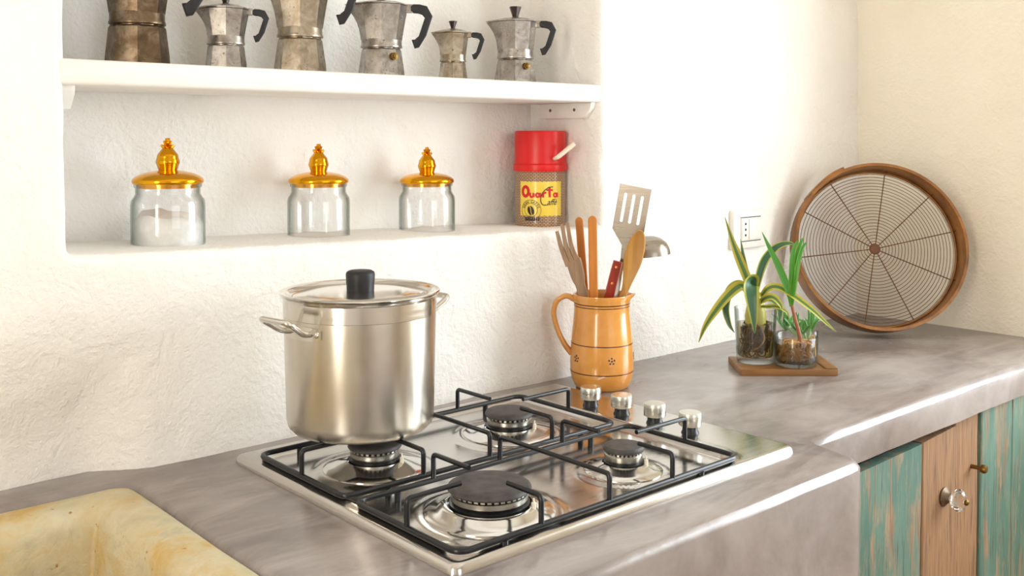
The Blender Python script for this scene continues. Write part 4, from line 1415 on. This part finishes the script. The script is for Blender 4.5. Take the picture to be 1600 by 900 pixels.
# --- small glass behind with succulents
SX, SY = 1.6890, -0.2290
sa = face_cam(SX, SY)
g = thing('small_glass', 'small clear glass of succulent sprigs behind the low round glass', 'glass', (SX, SY, BZ), sa)
obj('glass_wall', lathe([(0, 0), (0.0165, 0), (0.018, 0.002), (0.0195, 0.050), (0.0190, 0.0515), (0.0183, 0.050), (0.0170, 0.006), (0, 0.005)], 32), 'tumbler_glass', g, angle=50)
su = thing('succulent_sprigs', 'cluster of small green spiky succulent sprigs behind the palm seedling', 'plant', (SX, SY, BZ), sa)
rnd = random.Random(11)
for (cx, cy, cz, ln, nl) in ((6, 2, 50, 44, 8), (-22, 4, 50, 36, 8), (-40, 6, 48, 44, 7), (-8, -2, 44, 34, 8)):
    bm = tube(smooth_path(A((0 if cx > -15 else -6, 0, 10), (cx * 0.4, cy * 0.4, 36), (cx, cy, cz + 8)), 5), 0.0026, 8)
    sp = obj('sprig_stem', bm, 'leaf_small', su, angle=60)
    for k in range(nl):
        a = 2 * PI * k / nl + rnd.uniform(-0.2, 0.2)
        el = rnd.uniform(0.5, 1.15) if k % 3 else 1.4
        l2 = ln * rnd.uniform(0.75, 1.05)
        dr = Vector((math.cos(a) * math.cos(el), math.sin(a) * math.cos(el), math.sin(el)))
        p0 = Vector((cx, cy, cz))
        p1 = p0 + dr * l2 * 0.5 + Vector((0, 0, 3))
        p2 = p0 + dr * l2 + Vector((0, 0, 1))
        obj('leaf', leaf(A(tuple(p0), tuple(p1), tuple(p2)), 0.0075, 0.5, (-dr.x * 0.4, -1, 0.5), n=5), 'leaf_small', sp, angle=70)

# ------------------------------------------------------------------ power socket
so = thing('wall_socket', 'white square wall socket plate above the plants', 'socket', (1.812, 0.0, 1.135), 0)
obj('plate', box(-0.060, 0.060, -0.012, 0.006, -0.042, 0.042, 0.004, 3), 'switch_white', so, angle=50)
fr = obj('insert', box(-0.036, 0.036, -0.0145, -0.011, -0.0245, 0.0245, 0.0012), 'switch_white', so)
for zz in (-0.0255, 0.0255):
    obj('insert_groove', box(-0.036, 0.036, -0.0126, -0.0115, zz - 0.0008, zz + 0.0008), 'hole', so)
obj('rocker', box(-0.010, 0.034, -0.0165, -0.0140, -0.0225, 0.0225, 0.0010), 'switch_white', so)
obj('outlet', box(-0.0345, -0.0125, -0.0160, -0.0140, -0.0225, 0.0225, 0.0010), 'switch_white', so)
for zz in (-0.012, 0, 0.012):
    b = lathe([(0, 0), (0.0026, 0), (0.0026, 0.0008), (0, 0.0008)], 14)
    obj('socket_hole', along_y(b, -0.0235, -0.0158, zz), 'hole', so)

# ------------------------------------------------------------------ round sieve leaning in the corner
SR, SD = 0.184, 0.064
lean = R(15)
sv = thing('round_sieve', 'large round wooden sieve with wire mesh leaning in the wall corner', 'sieve', (0, 0, 0))
nrm = Vector((-math.cos(R(45)) * math.cos(lean), -math.sin(R(45)) * math.cos(lean), math.sin(lean)))
xax = Vector((math.cos(R(-45)), math.sin(R(-45)), 0))
yax = nrm.cross(xax).normalized()
ctr = Vector((2.018, -0.216, TZ)) + yax * (SR + 0.001) + Vector((0, 0, SD * math.sin(lean) + 0.001))
sv.matrix_world = Matrix.Translation(ctr) @ Matrix(((xax.x, yax.x, nrm.x), (xax.y, yax.y, nrm.y), (xax.z, yax.z, nrm.z))).to_4x4()
hoop = lathe([(SR - 0.006, -SD), (SR, -SD), (SR + 0.0005, -SD + 0.002), (SR + 0.0005, -0.002), (SR, 0), (SR - 0.006, 0), (SR - 0.0068, -0.002), (SR - 0.0068, -SD + 0.002), (SR - 0.006, -SD)], 96)
obj('hoop', hoop, 'hoop', sv, angle=50)
rows = []
for k in range(15):   # overlapping end of the bent hoop
    a = R(112 + k * 2.2)
    r0, r1 = SR + 0.0003, SR + 0.0052 - 0.0030 * sstep(3, 14, k)
    rows.append([(r * math.cos(a), r * math.sin(a), z) for r, z in ((r0, -SD + 0.003), (r1, -SD + 0.003), (r1, -0.001), (r0, -0.001))])
obj('hoop_overlap', ring_loft(rows), 'hoop', sv, angle=40)
mz = -SD + 0.012
obj('inner_rim', tube([((SR - 0.010) * math.cos(2 * PI * i / 72), (SR - 0.010) * math.sin(2 * PI * i / 72), mz + 0.004) for i in range(72)], 0.0032, 6, True), 'hoop', sv, angle=60)
for k in range(10):
    a = R(9 + 36 * k + (4 if k % 3 == 0 else -2))
    obj('spoke', tube([(0.008 * math.cos(a), 0.008 * math.sin(a), mz), ((SR - 0.006) * math.cos(a), (SR - 0.006) * math.sin(a), mz)], 0.0012, 6), 'wire_rust', sv)
for k in range(23):
    r = 0.017 + (SR - 0.027) * k / 23 * 1.02
    obj('wire_ring', tube([(r * math.cos(2 * PI * i / 64), r * math.sin(2 * PI * i / 64), mz + 0.0008 * math.sin(2 * PI * i / 64 * 10)) for i in range(64)], 0.0007, 5, True), 'wire_rust', sv)
hb = lathe([(0, mz + 0.003), (0.010, mz + 0.0025), (0.0125, mz), (0.010, mz - 0.0025), (0, mz - 0.003)], 20)
obj('hub', hb, 'wire_rust', sv)
for k in range(10):
    a = R(9 + 36 * k + (4 if k % 3 == 0 else -2))
    r = SR - 0.0075
    obj('wire_staple', tube([(r * math.cos(a), r * math.sin(a), mz - 0.002), (r * math.cos(a), r * math.sin(a), mz + 0.016)], 0.0014, 6), 'wire_rust', sv)
